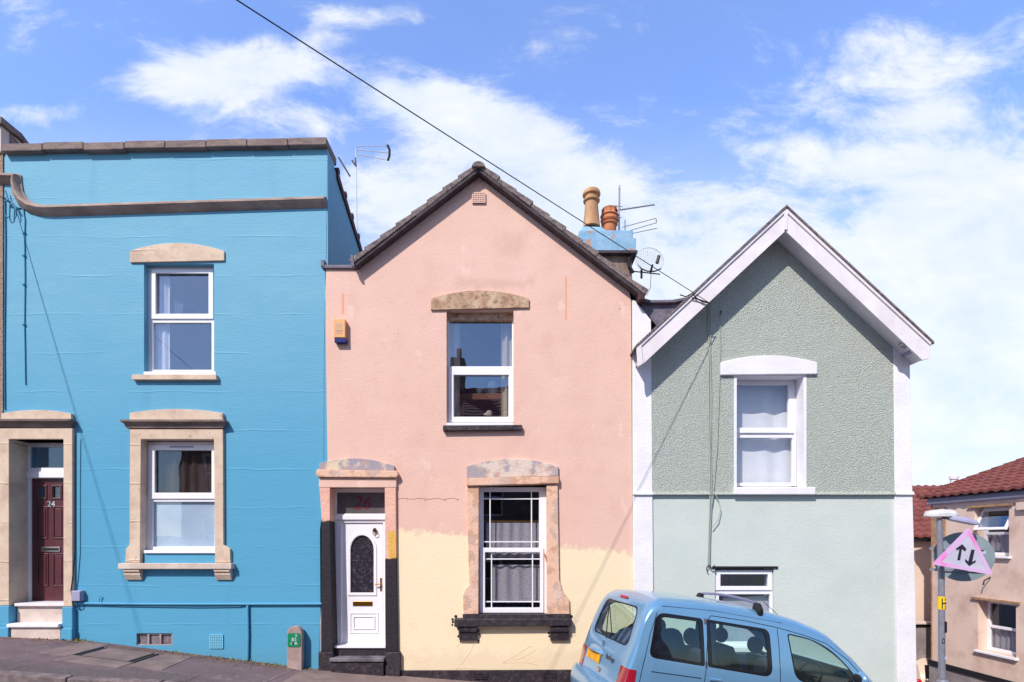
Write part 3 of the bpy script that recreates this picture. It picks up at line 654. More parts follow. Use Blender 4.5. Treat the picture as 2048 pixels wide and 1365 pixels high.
# pipes and cables on the blue wall
def wtube(name, pxs, y, r, m, root, n=8, label=None):
    return MB().tube([(FP(a, c, y)[0], y if not isinstance(y, (list,tuple)) else 0, FP(a, c, y)[1]) for a, c in pxs], r, n).build(name, m, root, smooth=True, label=label)
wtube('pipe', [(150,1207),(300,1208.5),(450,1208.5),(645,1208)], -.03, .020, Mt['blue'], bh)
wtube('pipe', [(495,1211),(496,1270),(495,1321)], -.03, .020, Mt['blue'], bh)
wtube('cable', [(205,1212),(250,1213),(320,1214),(400,1215),(480,1214),(492,1211)], -.015, .007, Mt['blue_cable'], bh)
wtube('cable', [(498,1214),(499,1250),(500,1285),(498,1318)], -.014, .006, Mt['blue_cable'], bh)
wtube('cable', [(200,1211),(198,1204),(199,1196),(202,1192)], -.03, .008, Mt['blue'], bh)
wtube('cable', [(47,417),(48,430),(50,440),(49,470),(50,560),(49,650),(50,700),(51,770)], -.012, .007, Mt['blue_cable'], bh)
wtube('cable', [(10,400),(11,480),(10,600),(9,700),(10,820)], -.012, .008, Mt['blue_cable'], bh)
wtube('cable', [(35,417),(40,416),(45,417),(47,420)], -.012, .008, Mt['blue_cable'], bh)
for yv in (466,512,570,650): MB().box(xx(47), xx(52), -.03, 0, zz(yv+2), zz(yv-1)).build('cable_clip', Mt['blue_cable'], bh)
b = MB()
b.tube([(FP(a,c,-.05)[0],-.05,FP(a,c,-.05)[1]) for a, c in ((11,382),(14,392),(18,405),(22,412),(26,408),(30,418),(33,430),(30,440),(27,430),(30,420),(36,424),(38,440),(36,455),(31,460),(27,452),(28,446))], .010, 8)
b.tube([(FP(a,c,-.05)[0],-.05,FP(a,c,-.05)[1]) for a, c in ((10,395),(10,428),(14,436),(19,434),(20,402))], .010, 8)
b.tube([(FP(a,c,-.06)[0],-.06,FP(a,c,-.06)[1]) for a, c in ((9,402),(24,404),(33,420))], .012, 8)
b.build('cable_bracket', Mt['blue_cable'], bh, smooth=True)
wtube('cable', [(151,870),(150,960),(150,1100),(146,1150),(142,1180),(146,1212),(152,1212)], -.062, .008, Mt['wire'], bh)
wtube('cable', [(152,1208),(156,1218),(162,1216),(164,1208)], -.03, .008, Mt['blue_cable'], bh)
mb = thing('meter_box', 'small grey plastic junction box beside the maroon door', 'junction box', (xx(161),-.05,zz(1191)))
MB().box(xx(151), xx(170), -.09, -.002, zz(1202), zz(1181)).build('box_body', Mt['grey'], mb, bevel=.008)
MB().box(xx(152), xx(169), -.10, -.091, zz(1201), zz(1182)).build('box_lid', Mt['grey'], mb, bevel=.005)
# vase on the window sill
def vase(name, px, py0, py1, r, y, label, cat='vase', prof=None):
    x, z0 = FP(px, py1, y); z1 = FP(px, py0, y)[1]; h = z1-z0
    prof = prof or [(.55,0),(.6,.1),(.7,.4),(.85,.8),(1,1)]
    o = MB().lathe([(r*a, z0+h*c) for a, c in prof], x, y, 18, True, False).build(name, Mt['vase'], smooth=True)
    return tag(o, label, cat)
vase('vase', 357, 605, 630, .075, .22, 'flared clear glass vase in the upper window of the blue house')

# ================================================================== NEIGHBOUR AT THE LEFT EDGE
nh = thing('terraced_house', 'brown pebbledashed house cut off by the left edge of the photo', 'house', (-9.5,.2,0))
MB().slab(PL([(-500,1420),(7,1420),(7,820),(7,268),(-500,275)]), [rectpx(-330,530,-190,750,0), rectpx(-330,880,-190,1110,0)], -.012, .35).build('wall', Mt['pebble'], nh)
for (ya, yb) in ((530,750),(880,1110)):
    window(nh, (-330,ya,-190,yb), [(-318,ya+12,-202,(ya+yb)//2-6),(-318,(ya+yb)//2+6,-202,yb-12)], .1, 'glass_dark', room=.2)
MB().box(xx(-14), xx(8), -.05, .5, zz(308), zz(256)).build('parapet_end', Mt['stone_pale'], nh, bevel=.01)
MB().xprism([(.1,zz(256)-.002),(.1,zz(256)-1.2),(3,zz(256)-1.9),(3,zz(256)-1.2),(1.2,zz(256)-.45)], xx(-14), xx(9.5)).build('side_wall', Mt['stone_dark'], nh)
MB().box(xx(-500), xx(14), -.10, .3, zz(256), zz(242)).build('coping', Mt['stone_dark'], nh, bevel=.012)
MB().xprism([(.3,zz(256)),(.3,zz(243)),(1.2,zz(243)-.42),(3,zz(243)-1.3),(3,zz(256)-1.3),(1.2,zz(256)-.42)], xx(-16), xx(14)).build('verge_coping', Mt['stone_dark'], nh, bevel=.012)
MB().xprism([(.36,6.9),(6,5.0),(6,4.9),(.36,6.8)], -12.5, -8.25).build('roof', Mt['redtile'], nh)

# ================================================================== PINK HOUSE
ph = thing('terraced_house', 'pink gabled terraced house with cream lower paint and white door', 'house', (-.5,.2,-.6))
out_ = PL([(642,1420),(1268,1420),(1265,1100),(1262,602),(1258,582),(957,350),(712,541),(700,536),(650,536),(652,700),(655,925),(640,1060)])
holes = [rectpx(893,621,1027,851,0), rectpx(957,968,1094,1234,0), PL([(661,1330),(771,1330),(771,976),(661,976)])]
MB().slab(out_, holes, 0, .35).build('wall', Mt['pink'], ph)
MB().box(fx+.014, fx+.30, .352, 7, -2, zz(545)).build('side_wall', Mt['pink'], ph)
MB().box(1.62, 1.90, .352, 7, -2, 5.0).build('side_wall', Mt['pink'], ph)
MB().box(fx+.3, 1.62, 6.7, 7, -2, 5.0).build('back_wall', Mt['pink'], ph)
MB().box(xx(646), xx(712), -.04, .5, zz(539), zz(532)).build('coping', Mt['lead'], ph, bevel=.01)
MB().box(xx(643), xx(651), -.05, .5, zz(537), zz(522)).build('coping_end', Mt['lead'], ph, bevel=.015)
# roof: stepped tile courses on an undercloak
def slope(root, A, B, ya, yb, n, th, m, name, nose=.0):
    """courses from ridge A to eave B in xz"""
    A, B = Vector(A), Vector(B); d = (B-A); L_ = d.length; d.normalize(); nn = Vector((-d.y, d.x)); nn = nn if nn.y > 0 else -nn
    b = MB(); st = L_/n
    for i in range(n):
        p = A+d*(i*st); q = A+d*min((i+1)*st+.03, L_+.02)
        j = random.uniform(-.012,.012)
        b.prism([(p+nn*.005)[:], (q+nn*.003)[:], (q+nn*(.010+th*1.0))[:], (p+nn*(th*.72))[:]], ya+j, yb)
    return b.build(name, m, root, bevel=.006)
yo = -.17
apx, el, er = FP(957,335,yo), FP(707,527,yo), FP(1288,588,yo)
slope(ph, apx, el, yo, 7, 8, .088, Mt['tile'], 'roof')
slope(ph, apx, er, yo, 7, 10, .088, Mt['tile'], 'roof')
def under(root, A, B, t_, ya, yb, m, name='undercloak'):
    A, B = Vector(A), Vector(B); d = (B-A).normalized(); nn = Vector((-d.y, d.x)); nn = nn if nn.y > 0 else -nn
    MB().prism([A[:], B[:], (B-nn*t_)[:], (A-nn*t_)[:]], ya, yb).build(name, m, root)
under(ph, apx, el, .04, yo+.015, 6.9, Mt['mortar']); under(ph, apx, er, .04, yo+.012, 6.88, Mt['mortar'])
b = MB(); r_ = .105
for i in range(14):
    y0 = yo-.04+.5*i; b.prism([(apx[0]+r_*math.cos(R(a)), apx[1]-.01+.085*math.sin(R(a))) for a in range(0,181,15)], y0, y0+.49)
b.build('ridge_tiles', Mt['tile'], ph, bevel=.008)
MB().add([(el[0]-.03,yo-.02,el[1]-.04),(el[0]+.02,yo-.02,el[1]-.06),(el[0]+.02,yo+.06,el[1]-.06),(el[0]-.03,yo+.06,el[1]-.04),(el[0]-.04,yo-.02,el[1]+.12),(el[0]-.01,yo-.02,el[1]+.12),(el[0]-.01,yo+.06,el[1]+.12),(el[0]-.04,yo+.06,el[1]+.12)],
    [(0,1,5,4),(1,2,6,5),(2,3,7,6),(3,0,4,7),(4,5,6,7),(0,3,2,1)]).build('eave_flashing', Mt['lead'], ph)
MB().box(er[0]-.09, er[0]+.015, yo-.012, 7, er[1]-.10, er[1]+.02).build('gutter_end', mat('rusty_gutter', S(92,52,54), S(50,40,46), ns=9, rough=.7), ph, bevel=.015)
airvent(ph, 944,387,971,408, Mt['pink'], y=-.03, nx=7, nz_=5)
# upper window
lintel(ph, 'lintel', (862,1058,583,599,622,617), Mt['stone_stain'], -.035)
yd = .14
pw = window(ph, (893,628,1034,848), [(899,636,1024,734),(908,750,1017,834)], yd, 'glass', sashes=[((897,733,1027,844),(907,750,1018,834))], room=.4, label='upper window of the pink house reflecting the sky')
MB().box(xx(893), xx(1027), -.0, .15, zz(852), zz(846)).build('window_board', Mt['white'], ph, bevel=.005)
MB().prism(PL([(887,864),(1043,862),(1044,852),(887,853)]), -.08, .05).build('sill', Mt['black'], ph, bevel=.008)
MB().box(xx(890), xx(1030), .10, .2, zz(636), zz(619)).build('head_board', Mt['stone_stain'], ph)
for a_, c_ in ((898,920),(1002,1026)):
    (xa, za), (xb, zb) = FP(a_,846,.3), FP(c_,632,.3)
    wavy(xa, xb, za, zb, .30, .03, 20, 55, a_).build('curtain', Mt['cream_curtain'], pw, smooth=True)
sh = thing('shelf', 'brown wooden shelf inside the upper window of the pink house', 'shelf', (xx(960), .7, zz(805)))
(xa, za), (xb, zb) = FP(912,800,.62), FP(1012,788,.62)
MB().box(xa, xb, .60, .8, za, zb).build('shelf_board', Mt['wood'], sh, bevel=.005)
for q in (xa+.08, xb-.12): MB().box(q, q+.04, .62, .8, za-.35, za-.002).build('leg', Mt['wood'], sh)
vase('vase', 985, 764, 790, .085, .68, 'clear glass jar, the taller one on the shelf in the pink house window', prof=[(.7,0),(.9,.2),(1,.6),(.8,.9),(.6,1)])
vase('vase', 958, 776, 790, .055, .68, 'small clear glass cup on the shelf in the pink house window', 'cup')
b = MB(); c_ = FP(978,826,.24); b.ellipsoid((c_[0],.24,c_[1]), (.05,.04,.04)); b.ellipsoid((c_[0]-.02,.24,c_[1]-.03), (.07,.05,.03))
tag(b.build('ornament', Mt['cream_curtain'], smooth=True), 'small rounded cream ornament low in the pink house upper window', 'ornament')
# lower window
lintel(ph, 'pediment', (934,1116,919,934,957,953), Mt['flaky'], -.05, .1, label='flaking grey and cream pediment over the lower window')
MB().prism(PL([(934,973),(1117,968),(1117,954),(934,957.5)]), -.085, .1).build('hood', Mt['pinktrim'], ph, bevel=.008)
MB().prism(PL([(927,1228),(926,1190),(931,1178),(939,1170),(937,1120),(934,973.5),(958,973),(957,1228)]), -.045, .13).build('window_jamb', Mt['pinktrim'], ph, bevel=.008)
MB().prism(PL([(1094,1228),(1093,969),(1115,969),(1118,1160),(1124,1180),(1138,1200),(1139,1228)]), -.045, .13).build('window_jamb', Mt['pinktrim'], ph, bevel=.008)
MB().prism(PL([(910,1252),(1142,1250),(1142,1236),(910,1236)]), -.13, .13).build('sill', Mt['black'], ph, bevel=.012)
MB().box(xx(926), xx(1140), -.05, .12, zz(1236.5), zz(1228.5)).build('sill_bed', Mt['black'], ph)
for a_, c_ in ((919,955),(1100,1137)):
    MB().xprism([(.1,zz(1252)),(-.10,zz(1252)),(-.10,zz(1262)),(-.07,zz(1264)),(-.06,zz(1280)),(.1,zz(1282))], xx(a_), xx(c_)).build('bracket', Mt['black'], ph, bevel=.006)
yd = .10
lw = MB().slab(rectpx(956,975,1100,1231,yd), [rectpx(967,984,1078,1096,yd), rectpx(970,1105,1080,1216,yd)], yd, yd+.07).build('window', Mt['white'], ph, bevel=.005, label='lower sash window of the pink house with glazing bars and lace')
for (a_, b_, c_, d_, yy_) in ((966,983,1079,1097,.03),(969,1104,1081,1217,.03)):
    (xa, za), (xb, zb) = FP(a_,d_,yd), FP(c_,b_,yd); MB().box(xa, xb, yd+yy_, yd+yy_+.006, za, zb).build('pane', Mt['glass_dark'], lw)
b = MB()
for a_, y0, y1 in ((980,984,1096),(1063,984,1096),(983,1105,1216),(1065,1105,1216)): b.box(FP(a_-1.1,0,yd)[0], FP(a_+1.1,0,yd)[0], yd+.008, yd+.028, FP(0,y1,yd)[1], FP(0,y0,yd)[1])
for c_, x0, x1 in ((998,967,1078),(1084,967,1078),(1118.5,970,1080),(1204,970,1080)): b.box(FP(x0,0,yd)[0], FP(x1,0,yd)[0], yd+.010, yd+.027, FP(0,c_+1.1,yd)[1], FP(0,c_-1.1,yd)[1])
b.build('glazing_bar', Mt['white'], lw)
MB().slab(rectpx(960,1096,1087,1226,yd-.03), [rectpx(970,1105,1080,1216,yd-.03)], yd-.03, yd-.002).build('sash', Mt['white'], lw, bevel=.005)
x0, x1, z0, z1 = xx(930), xx(1125), zz(1270), zz(950)
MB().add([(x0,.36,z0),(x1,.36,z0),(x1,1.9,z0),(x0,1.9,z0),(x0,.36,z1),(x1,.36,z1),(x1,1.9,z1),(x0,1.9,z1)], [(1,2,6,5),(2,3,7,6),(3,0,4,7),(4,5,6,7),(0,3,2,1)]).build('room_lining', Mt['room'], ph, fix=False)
(xa, za), (xb, zb) = FP(972,1120,.26), FP(1092,1046,.26)
wavy(xa, xb, za, zb, .26, .018, 60, 38, 0, .04).build('curtain', Mt['lace'], lw, smooth=True)
(xa, za), (xb, zb) = FP(985,1206,.24), FP(1092,1130,.24)
wavy(xa, xb, za, zb, .24, .02, 60, 30, 1, .03).build('curtain', Mt['lace'], lw, smooth=True)
b = MB().tube([(FP(966,1043,.27)[0],.27,FP(966,1043,.27)[1]),(FP(1098,1043,.27)[0],.27,FP(1098,1043,.27)[1])], .008, 8); b.build('curtain_rail', Mt['brass'], lw)
MB().tube([(xx(1089),-.02,zz(1108)),(xx(1091),-.03,zz(1114)),(xx(1094),-.03,zz(1124))], .014, 8).build('rusty_hook', Mt['terra'], ph, smooth=True)
# door with surround
MB().prism(arc(FP(640,928), FP(790,933), zz(918))+PL([(790,943),(640,940)]), -.05, .1).build('pediment', Mt['flaky_grey'], ph, bevel=.008)
MB().prism(PL([(636,952),(637,940.5),(796,943.5),(799,951),(794,957),(640,956)]), -.10, .1).build('hood', Mt['pinktrim'], ph, bevel=.012)
MB().prism(PL([(640,976),(640,957),(794,957.5),(794,976)]), -.055, .1).build('door_lintel', Mt['pink'], ph, bevel=.008)
MB().prism(PL([(644,1303),(645,1030),(641,976.5),(662,976.5),(662,1040),(668,1303)]), -.055, .20).build('pilaster', Mt['pinkblack'], ph, bevel=.008)
MB().prism(PL([(772,1303),(771,976.5),(793,976.5),(794,1120),(797,1303)]), -.055, .20).build('pilaster', Mt['pinkblack2'], ph, bevel=.008)
MB().box(xx(640), xx(670), -.085, .20, zz(1400), zz(1303)).build('surround_base', Mt['black'], ph, bevel=.012)
MB().box(xx(772), xx(802), -.085, .20, zz(1400), zz(1303)).build('surround_base', Mt['black'], ph, bevel=.012)
yd = .20
df = MB().slab(rectpx(667,978,778,1297,yd), [rectpx(673,985,770,1028,yd), rectpx(683,1046,766,1287,yd)], yd, yd+.07).build('door_frame', Mt['white'], ph, bevel=.005)
(xa, za), (xb, zb) = FP(673,1028,yd), FP(770,985,yd)
MB().box(xa, xb, yd+.03, yd+.04, za, zb).build('pane', mat('grey_obscured_glass', S(96,88,92), S(84,78,82), ns=4, rough=.25, spec=.6), df)
tx = FP(722,1007,yd); text('house_number', '26', .29, (tx[0], yd+.026, tx[1]), (R(90),0,0), Mt['red_text'], df, .002, .003, 1.0)
MB().box(FP(668,0,yd)[0], FP(776,0,yd)[0], yd-.03, yd-.002, FP(0,1040,yd)[1], FP(0,1031,yd)[1]).build('drip_bar', Mt['white'], df, bevel=.006)
yd = .225
def archpoly(x0, x1, z0, zs, n=12):
    cx, r = (x0+x1)/2, (x1-x0)/2
    return [(x0,z0),(x1,z0),(x1,zs)]+[(cx+r*math.cos(math.pi*i/n), zs+r*1.25*math.sin(math.pi*i/n)) for i in range(1,n)]+[(x0,zs)]
(xa, za), (xb, zb) = FP(701,1186,yd), FP(748,1100,yd)
ap = archpoly(xa, xb, za, zb); (da, dz0), (db, dz1) = FP(683,1287,yd), FP(766,1046,yd)
dr = MB().slab([(da+.004,dz0+.004),(db-.004,dz0+.004),(db-.004,dz1-.004),(da+.004,dz1-.004)], [ap], yd, yd+.045).build('door', Mt['white'], ph, bevel=.003, label='white pvc front door with arched leaded glass')
MB().slab(archpoly(xa-.045, xb+.045, za-.045, zb), [archpoly(xa+.002, xb-.002, za+.002, zb)], yd-.016, yd-.001).build('moulding', Mt['white'], dr, bevel=.006)
MB().prism(ap, yd+.02, yd+.03).build('pane', mat('black_obscured_glass', S(44,40,50), S(96,90,104), ns=16, lo=.5, hi=.8, rough=.12, bump=.7, bs=16, spec=.7), dr)
b = MB(); cx = (xa+xb)/2; yl = yd+.014
for k in range(5):
    zc = za+.1+(zb-za+.18)*k/5
    for s_ in (-1,1):
        b.tube([(cx+s_*(.02+.12*math.sin(i/10*math.pi)), yl, zc+.16*i/10) for i in range(11)], .0035, 6)
        b.tube([(cx+s_*(.09+.045*math.cos(i/10*5.6)), yl, zc+.06+.045*math.sin(i/10*5.6)) for i in range(11)], .003, 6)
b.tube([(cx,yl,za),(cx,yl,zb+.2)], .003, 6)
for k in range(4): zc = za+.12+k*.2; b.tube([(xa,yl,zc),(xb,yl,zc)], .003, 6)
b.build('leadwork', Mt['chrome'], dr)
def pframe(root, q, yd, m, wd=.03, out=.012):
    (xa, za), (xb, zb) = FP(q[0], q[3], yd), FP(q[2], q[1], yd)
    MB().slab([(xa,za),(xb,za),(xb,zb),(xa,zb)], [[(xa+wd,za+wd),(xb-wd,za+wd),(xb-wd,zb-wd),(xa+wd,zb-wd)]], yd-out, yd-.001).build('moulding', m, root, bevel=.005)
pframe(dr, (699,1225,757,1267), yd, Mt['white'], .025); pframe(dr, (706,1232,750,1259), yd, Mt['white'], .02, .016)
(xa, za), (xb, zb) = FP(706,1212,yd), FP(745,1203,yd)
MB().box(xa, xb, yd-.014, yd-.001, za, zb).build('letterbox', Mt['brass'], dr, bevel=.004)
hx, hz_ = FP(762,1168,yd)
MB().box(hx-.014, hx+.014, yd-.012, yd-.001, hz_-.12, hz_+.10).build('handle_plate', Mt['brass'], dr, bevel=.004)
MB().tube([(hx,yd-.012,hz_),(hx,yd-.05,hz_),(hx-.09,yd-.055,hz_-.004)], .010, 8).build('handle', Mt['brass'], dr, smooth=True)
hx, hz_ = FP(750,1062,yd)
b = MB().lathe([(.001,hz_-.02),(.03,hz_-.01),(.035,hz_+.015),(.018,hz_+.04),(.001,hz_+.05)], hx, yd-.02, 12)
b.tube([(hx+.035*math.sin(a/12*6.28)+.01, yd-.04, hz_-.035+.04*math.cos(a/12*6.28)) for a in range(13)], .006, 6)
b.build('knocker', mat('dark_brass', S(110,84,56), rough=.3, metal=1), dr, smooth=True)
MB().box(xx(668), xx(772), .02, .26, zz(1297), zz(1293)).build('threshold', Mt['white'], ph)
MB().box(xx(667), xx(772), .05, .26, zz(1360), zz(1297.5)).build('step', Mt['black'], ph, bevel=.01)
MB().box(xx(665), xx(772), -.16, .05, zz(1320), zz(1313)).build('step_tread', mat('worn_grey_tread', S(130,124,134), S(80,74,82), ns=4, rough=.7, bump=.3, bs=30), ph, bevel=.01)
MB().box(xx(667), xx(771), -.13, .05, zz(1400), zz(1320.5)).build('step', Mt['black'], ph, bevel=.012)
# plinth
pl = MB().prism(PL([(802,1420),(1268,1420),(1268,1339),(802,1341)]), -.03, .02).build('plinth', Mt['black'], ph, bevel=.006)
for q in ((948,1345,975,1357),(1085,1343,1112,1354),(1085,1357,1112,1366)): airvent(ph, *q, Mt['black'], y=-.05, nx=6, nz_=3)
# cracks and fixings on the pink wall
b = MB(); pts = []
x_ = 796.0
while x_ < 918: pts.append((FP(x_,0)[0], -.001, zz(998+1.2*math.sin(x_*.2)+random.uniform(-.6,.6)))); x_ += 4
ck = mat('crack_brown', S(150,104,92), rough=.9)  # brown of the wall crack and the fixing holes
b.tube(pts, .003, 5).build('wall_crack', ck, ph)
for q in ((796,998,.010),(814,1000,.012),(850,1001,.014),(890,1001,.016),(916,1000,.014),(783,912,.008),(801,912,.008),(774,651,.007),(776,655,.006),(788,668,.008),(796,668,.008),(795,682,.007),(788,684,.007),(1240,618,.014),(934,970,.012)):
    MB().ellipsoid((xx(q[0]), -.003, zz(q[1])), (q[2]*.6, .004, q[2]*.6), 8, 6).build('fixing_hole', ck, ph)
# faint scribbles on the cream paint
pc_ = mat('faint_pencil', S(222,200,164), rough=.9)
b = MB()
for pl_ in ([(914,1292),(925,1283),(940,1282),(947,1290),(940,1305),(925,1325),(912,1338)],[(912,1338),(930,1335),(950,1338)],[(1005,1325),(1030,1312),(1060,1292),(1072,1300),(1040,1318),(1005,1326),(1050,1325),(1076,1330)],[(1048,1318),(1060,1326),(1070,1322)]):
    MB().tube([(xx(a), .0015, zz(c)) for a, c in pl_], .006, 6).build('scribble', pc_, ph, smooth=True)
# ragged black paint drips round the sill
b = MB()
for k in range(30):
    side = random.choice([(908,1232,1252),(917,1252,1284),(1140,1232,1254),(1100,1254,1284),(955,1254,1284)])
    px_ = side[0]+random.uniform(-4,4); py_ = random.uniform(side[1], side[2]); MB().ellipsoid((xx(px_), -.001, zz(py_)), (random.uniform(.01,.03), .003, random.uniform(.01,.03)), 8, 6).build('paint_splash', Mt['black'], ph)
# alarm box
al = thing('burglar_alarm', 'orange burglar alarm box with navy base on the pink wall', 'alarm box', (xx(684),-.05,zz(666)))
MB().box(xx(671), xx(694), -.10, -.002, zz(680), zz(643)).build('alarm_cover', Mt['orange'], al, bevel=.008)
MB().box(xx(672), xx(695.5), -.09, -.002, zz(689), zz(680.5)).build('alarm_base', Mt['navy'], al, bevel=.01)
b = MB()
for dx, s_ in ((-5,3.2),(0,4.6),(5,3.2)): b.prism(PL([(681.5+dx-s_*.7,657),(681.5+dx+s_*.7,657),(681.5+dx,657-s_*1.8)]), -.103, -.1)
for k, (w_, h_) in enumerate(((7,1),(7.5,2.6),(6,.9),(6,.9))): b.prism(rectpx(681.5-w_, 660+k*3.6, 681.5+w_, 660+k*3.6+h_, 0), -.103, -.1)
b.build('printed_logo', Mt['logo_grey'], al)
# chimney behind the pink roof
ch_y = 3.6
FC = lambda a, c: FP(a, c, ch_y)
b = MB(); (xa, z0), (xb, z1) = FC(1190,640), FC(1264,511); b.box(xa, xb, ch_y, ch_y+.9, z0-2.5, z1)
chm = b.build('chimney', Mt['chimwall'], ph, bevel=.01, label='chimney with peeling pale blue cap and two clay pots')
(xa, z0), (xb, z1) = FC(1160,507), FC(1270,481); MB().box(xa, xb, ch_y-.10, ch_y+1.0, z0, z1).build('chimney_band', Mt['bluepeel'], chm, bevel=.01)
MB().box(xa-.05, xb+.03, ch_y-.14, ch_y+1.05, z0-.06, z0-.002).build('chimney_ledge', Mt['mortar'], chm)
(xa, z0), (xb, z1) = FC(1156,480.5), FC(1268,463); MB().box(xa+.02, xb-.03, ch_y-.05, ch_y+.95, z0, z1).build('chimney_cap', Mt['bluepeel'], chm, bevel=.02)
(xa, z0), (xb, z1) = FC(1158,463.5), FC(1218,447)
b = MB().add([(xa,ch_y+.0,z0),(xb,ch_y+.0,z0),(xb,ch_y+.5,z0),(xa,ch_y+.5,z0),(xa+.1,ch_y+.1,z1),(xb-.15,ch_y+.1,z1-.02),(xb-.15,ch_y+.4,z1),(xa+.1,ch_y+.4,z1)], [(0,1,5,4),(1,2,6,5),(2,3,7,6),(3,0,4,7),(4,5,6,7)])
b.build('flaunching', Mt['bluepeel'], chm, bevel=.03)
def pot(root, px, top, bot, r, yc, m, crown=False, neck=None):
    x, zb = FP(px, bot, yc); zt_ = FP(px, top, yc)[1]; h = zt_-zb
    if not crown: prof = [(r*1.05,0),(r*.98,.1*h),(r*.80,.55*h),(r*.78,.68*h),(r*.98,.72*h),(r*1.0,.76*h),(r*.82,.79*h),(r*.82,.85*h),(r*1.05,.89*h),(r*1.08,.93*h),(r*.98,h),(r*.6,h),(r*.6,.7*h)]
    else: prof = [(r*.72,0),(r*.78,.1*h),(r*.78,.34*h),(r*.95,.38*h),(r*.95,.42*h),(r*.82,.45*h),(r*1.0,.50*h),(r*1.05,.55*h),(r*.95,.60*h),(r*.95,.68*h),(r*1.08,.71*h),(r*1.0,.75*h),(r*.94,h*.78)]
    b = MB().lathe([(a, zb+c) for a, c in prof], x, yc, 24, True, False)
    if crown:
        n = 24
        for k in range(0, n, 2):
            a0, a1, am = 2*math.pi*k/n, 2*math.pi*(k+2)/n, 2*math.pi*(k+1)/n; zr = zb+h*.78
            b.add([(x+r*.94*math.cos(a0),yc+r*.94*math.sin(a0),zr),(x+r*.94*math.cos(a1),yc+r*.94*math.sin(a1),zr),(x+r*1.0*math.cos(am),yc+r*1.0*math.sin(am),zb+h*.98)], [(0,1,2)])
        b.lathe([(r*.8, zb+h*.78),(r*.84, zb+h),(r*.6, zb+h*1.02)], x, yc, 24, False, True)
    o = b.build('chimney_pot', m, root, smooth=True); return o
pot(chm, 1183, 384, 456, .19, ch_y+.25, Mt['buffpot']); pot(chm, 1219, 419, 470, .20, ch_y+.5, Mt['terra'], True)
# dark bracket strap on the chimney
b = MB().tube([(FC(1268,504)[0],ch_y-.05,FC(1268,504)[1]),(FC(1256,520)[0],ch_y-.05,FC(1256,520)[1]),(FC(1256,532)[0],ch_y-.05,FC(1256,532)[1]),(FC(1266,548)[0],ch_y-.05,FC(1266,548)[1])], .035, 6)
b.build('strap', Mt['dkmetal'], chm)

# ================================================================== AERIALS, DISH, WIRES
def T3(px, py, y): a = FP(px, py, y); return Vector((a[0], y, a[1]))
ae = thing('tv_aerial', 'long stemmed television aerial beside the two chimney pots', 'aerial', tuple(T3(1240,520,4.2)))
b = MB().tube([T3(1237,560,4.2), T3(1239,371,4.2)], .018, 8); b.build('mast', Mt['galv'], ae)
b = MB().tube([T3(1230,422,4.2), T3(1309,410,4.4)], .014, 6)
for k in range(16):
    t_ = k/15; p_ = T3(1232+75*t_, 421.5-11.5*t_, 4.2+.2*t_); b.tube([p_+Vector((-.05,-.12,-.05)), p_+Vector((.05,.12,.05))], .006, 5)
b.tube([T3(1229,412,4.2), T3(1245,414,4.2)], .01, 5); b.tube([T3(1229,432,4.2), T3(1243,436,4.2)], .01, 5)
for k in range(8): p_ = T3(1239, 378+k*5.5, 4.2); b.tube([p_+Vector((-.03,-.04,0)), p_+Vector((.03,.04,0))], .005, 5)
b.build('boom', Mt['galv'], ae)
ae2 = thing('tv_aerial', 'pale low aerial with three faint rods right of the chimney', 'aerial', tuple(T3(1262,500,5.2)))
b = MB().tube([T3(1250,540,5.2), T3(1250,440,5.2)], .014, 6); b.build('mast', Mt['galv'], ae2)
b = MB()
for a in (((1245,455),(1312,437)),((1255,463),(1313,446)),((1262,468),(1314,457)),((1312,437),(1313,446))): b.tube([T3(*a[0],5.2), T3(*a[1],5.4)], .009, 5)
b.build('boom', Mt['galv'], ae2)
ae3 = thing('tv_aerial', 'tall thin aerial mast with pale rods and curved reflector behind the blue parapet', 'aerial', tuple(T3(714,540,5)))
MB().tube([T3(714,540,5), T3(712,300,5)], [.02,.014], 8).build('mast', mat('white_metal', S(206,212,224), rough=.4), ae3)
b = MB()
for a in (((713,293),(775,292)),((711,300),(777,306)),((712,309),(777,321)),((716,293),(712,309))): b.tube([T3(*a[0],5), T3(*a[1],5.1)], .010, 5)
b.build('boom', mat('white_rod', S(206,212,224), rough=.4), ae3)
MB().tube([T3(775,291,5.05), T3(779,300,5.05), T3(779,311,5.05), T3(776,321,5.05)], .03, 8).build('reflector', Mt['dkmetal'], ae3)
for q in ((677,315,700,353,.02),(704,321,710,330,.02),(711,316,712,334,.022)): MB().tube([T3(q[0],q[1],5), T3(q[2],q[3],5)], q[4], 6).build('rod', Mt['dkmetal'], ae3)
# satellite dish (open mesh) and its arm
ds = thing('satellite_dish', 'see-through mesh satellite dish with black arm beside the chimney', 'satellite dish', tuple(T3(1283,548,3.2)))
c_ = T3(1300,520,3.2); b = MB()
def ring(rx, rz, tilt=-8, off=0): return [c_+Vector((rx*math.cos(a/32*6.2832), off+.10*math.cos(a/32*6.2832), rz*math.sin(a/32*6.2832)+.02*math.cos(a/32*6.2832))) for a in range(33)]
b.tube(ring(.32,.26), .008, 6)
b.build('rim', mat('pale_mesh', S(206,210,222), rough=.6), ds, smooth=True)
b = MB()
for k in range(-6,7):
    h_ = math.sqrt(max(0,1-(k/7)**2)); b.tube([c_+Vector((.32*k/7,.06*(1-h_),-.26*h_)), c_+Vector((.32*k/7,.12,0)), c_+Vector((.32*k/7,.06*(1-h_),.26*h_))], .0022, 4)
    b.tube([c_+Vector((-.32*h_,.05,.26*k/7)), c_+Vector((0,.12,.26*k/7)), c_+Vector((.32*h_,.05,.26*k/7))], .0022, 4)
b.build('mesh', mat('pale_wire_mesh', S(206,210,222), rough=.6), ds)
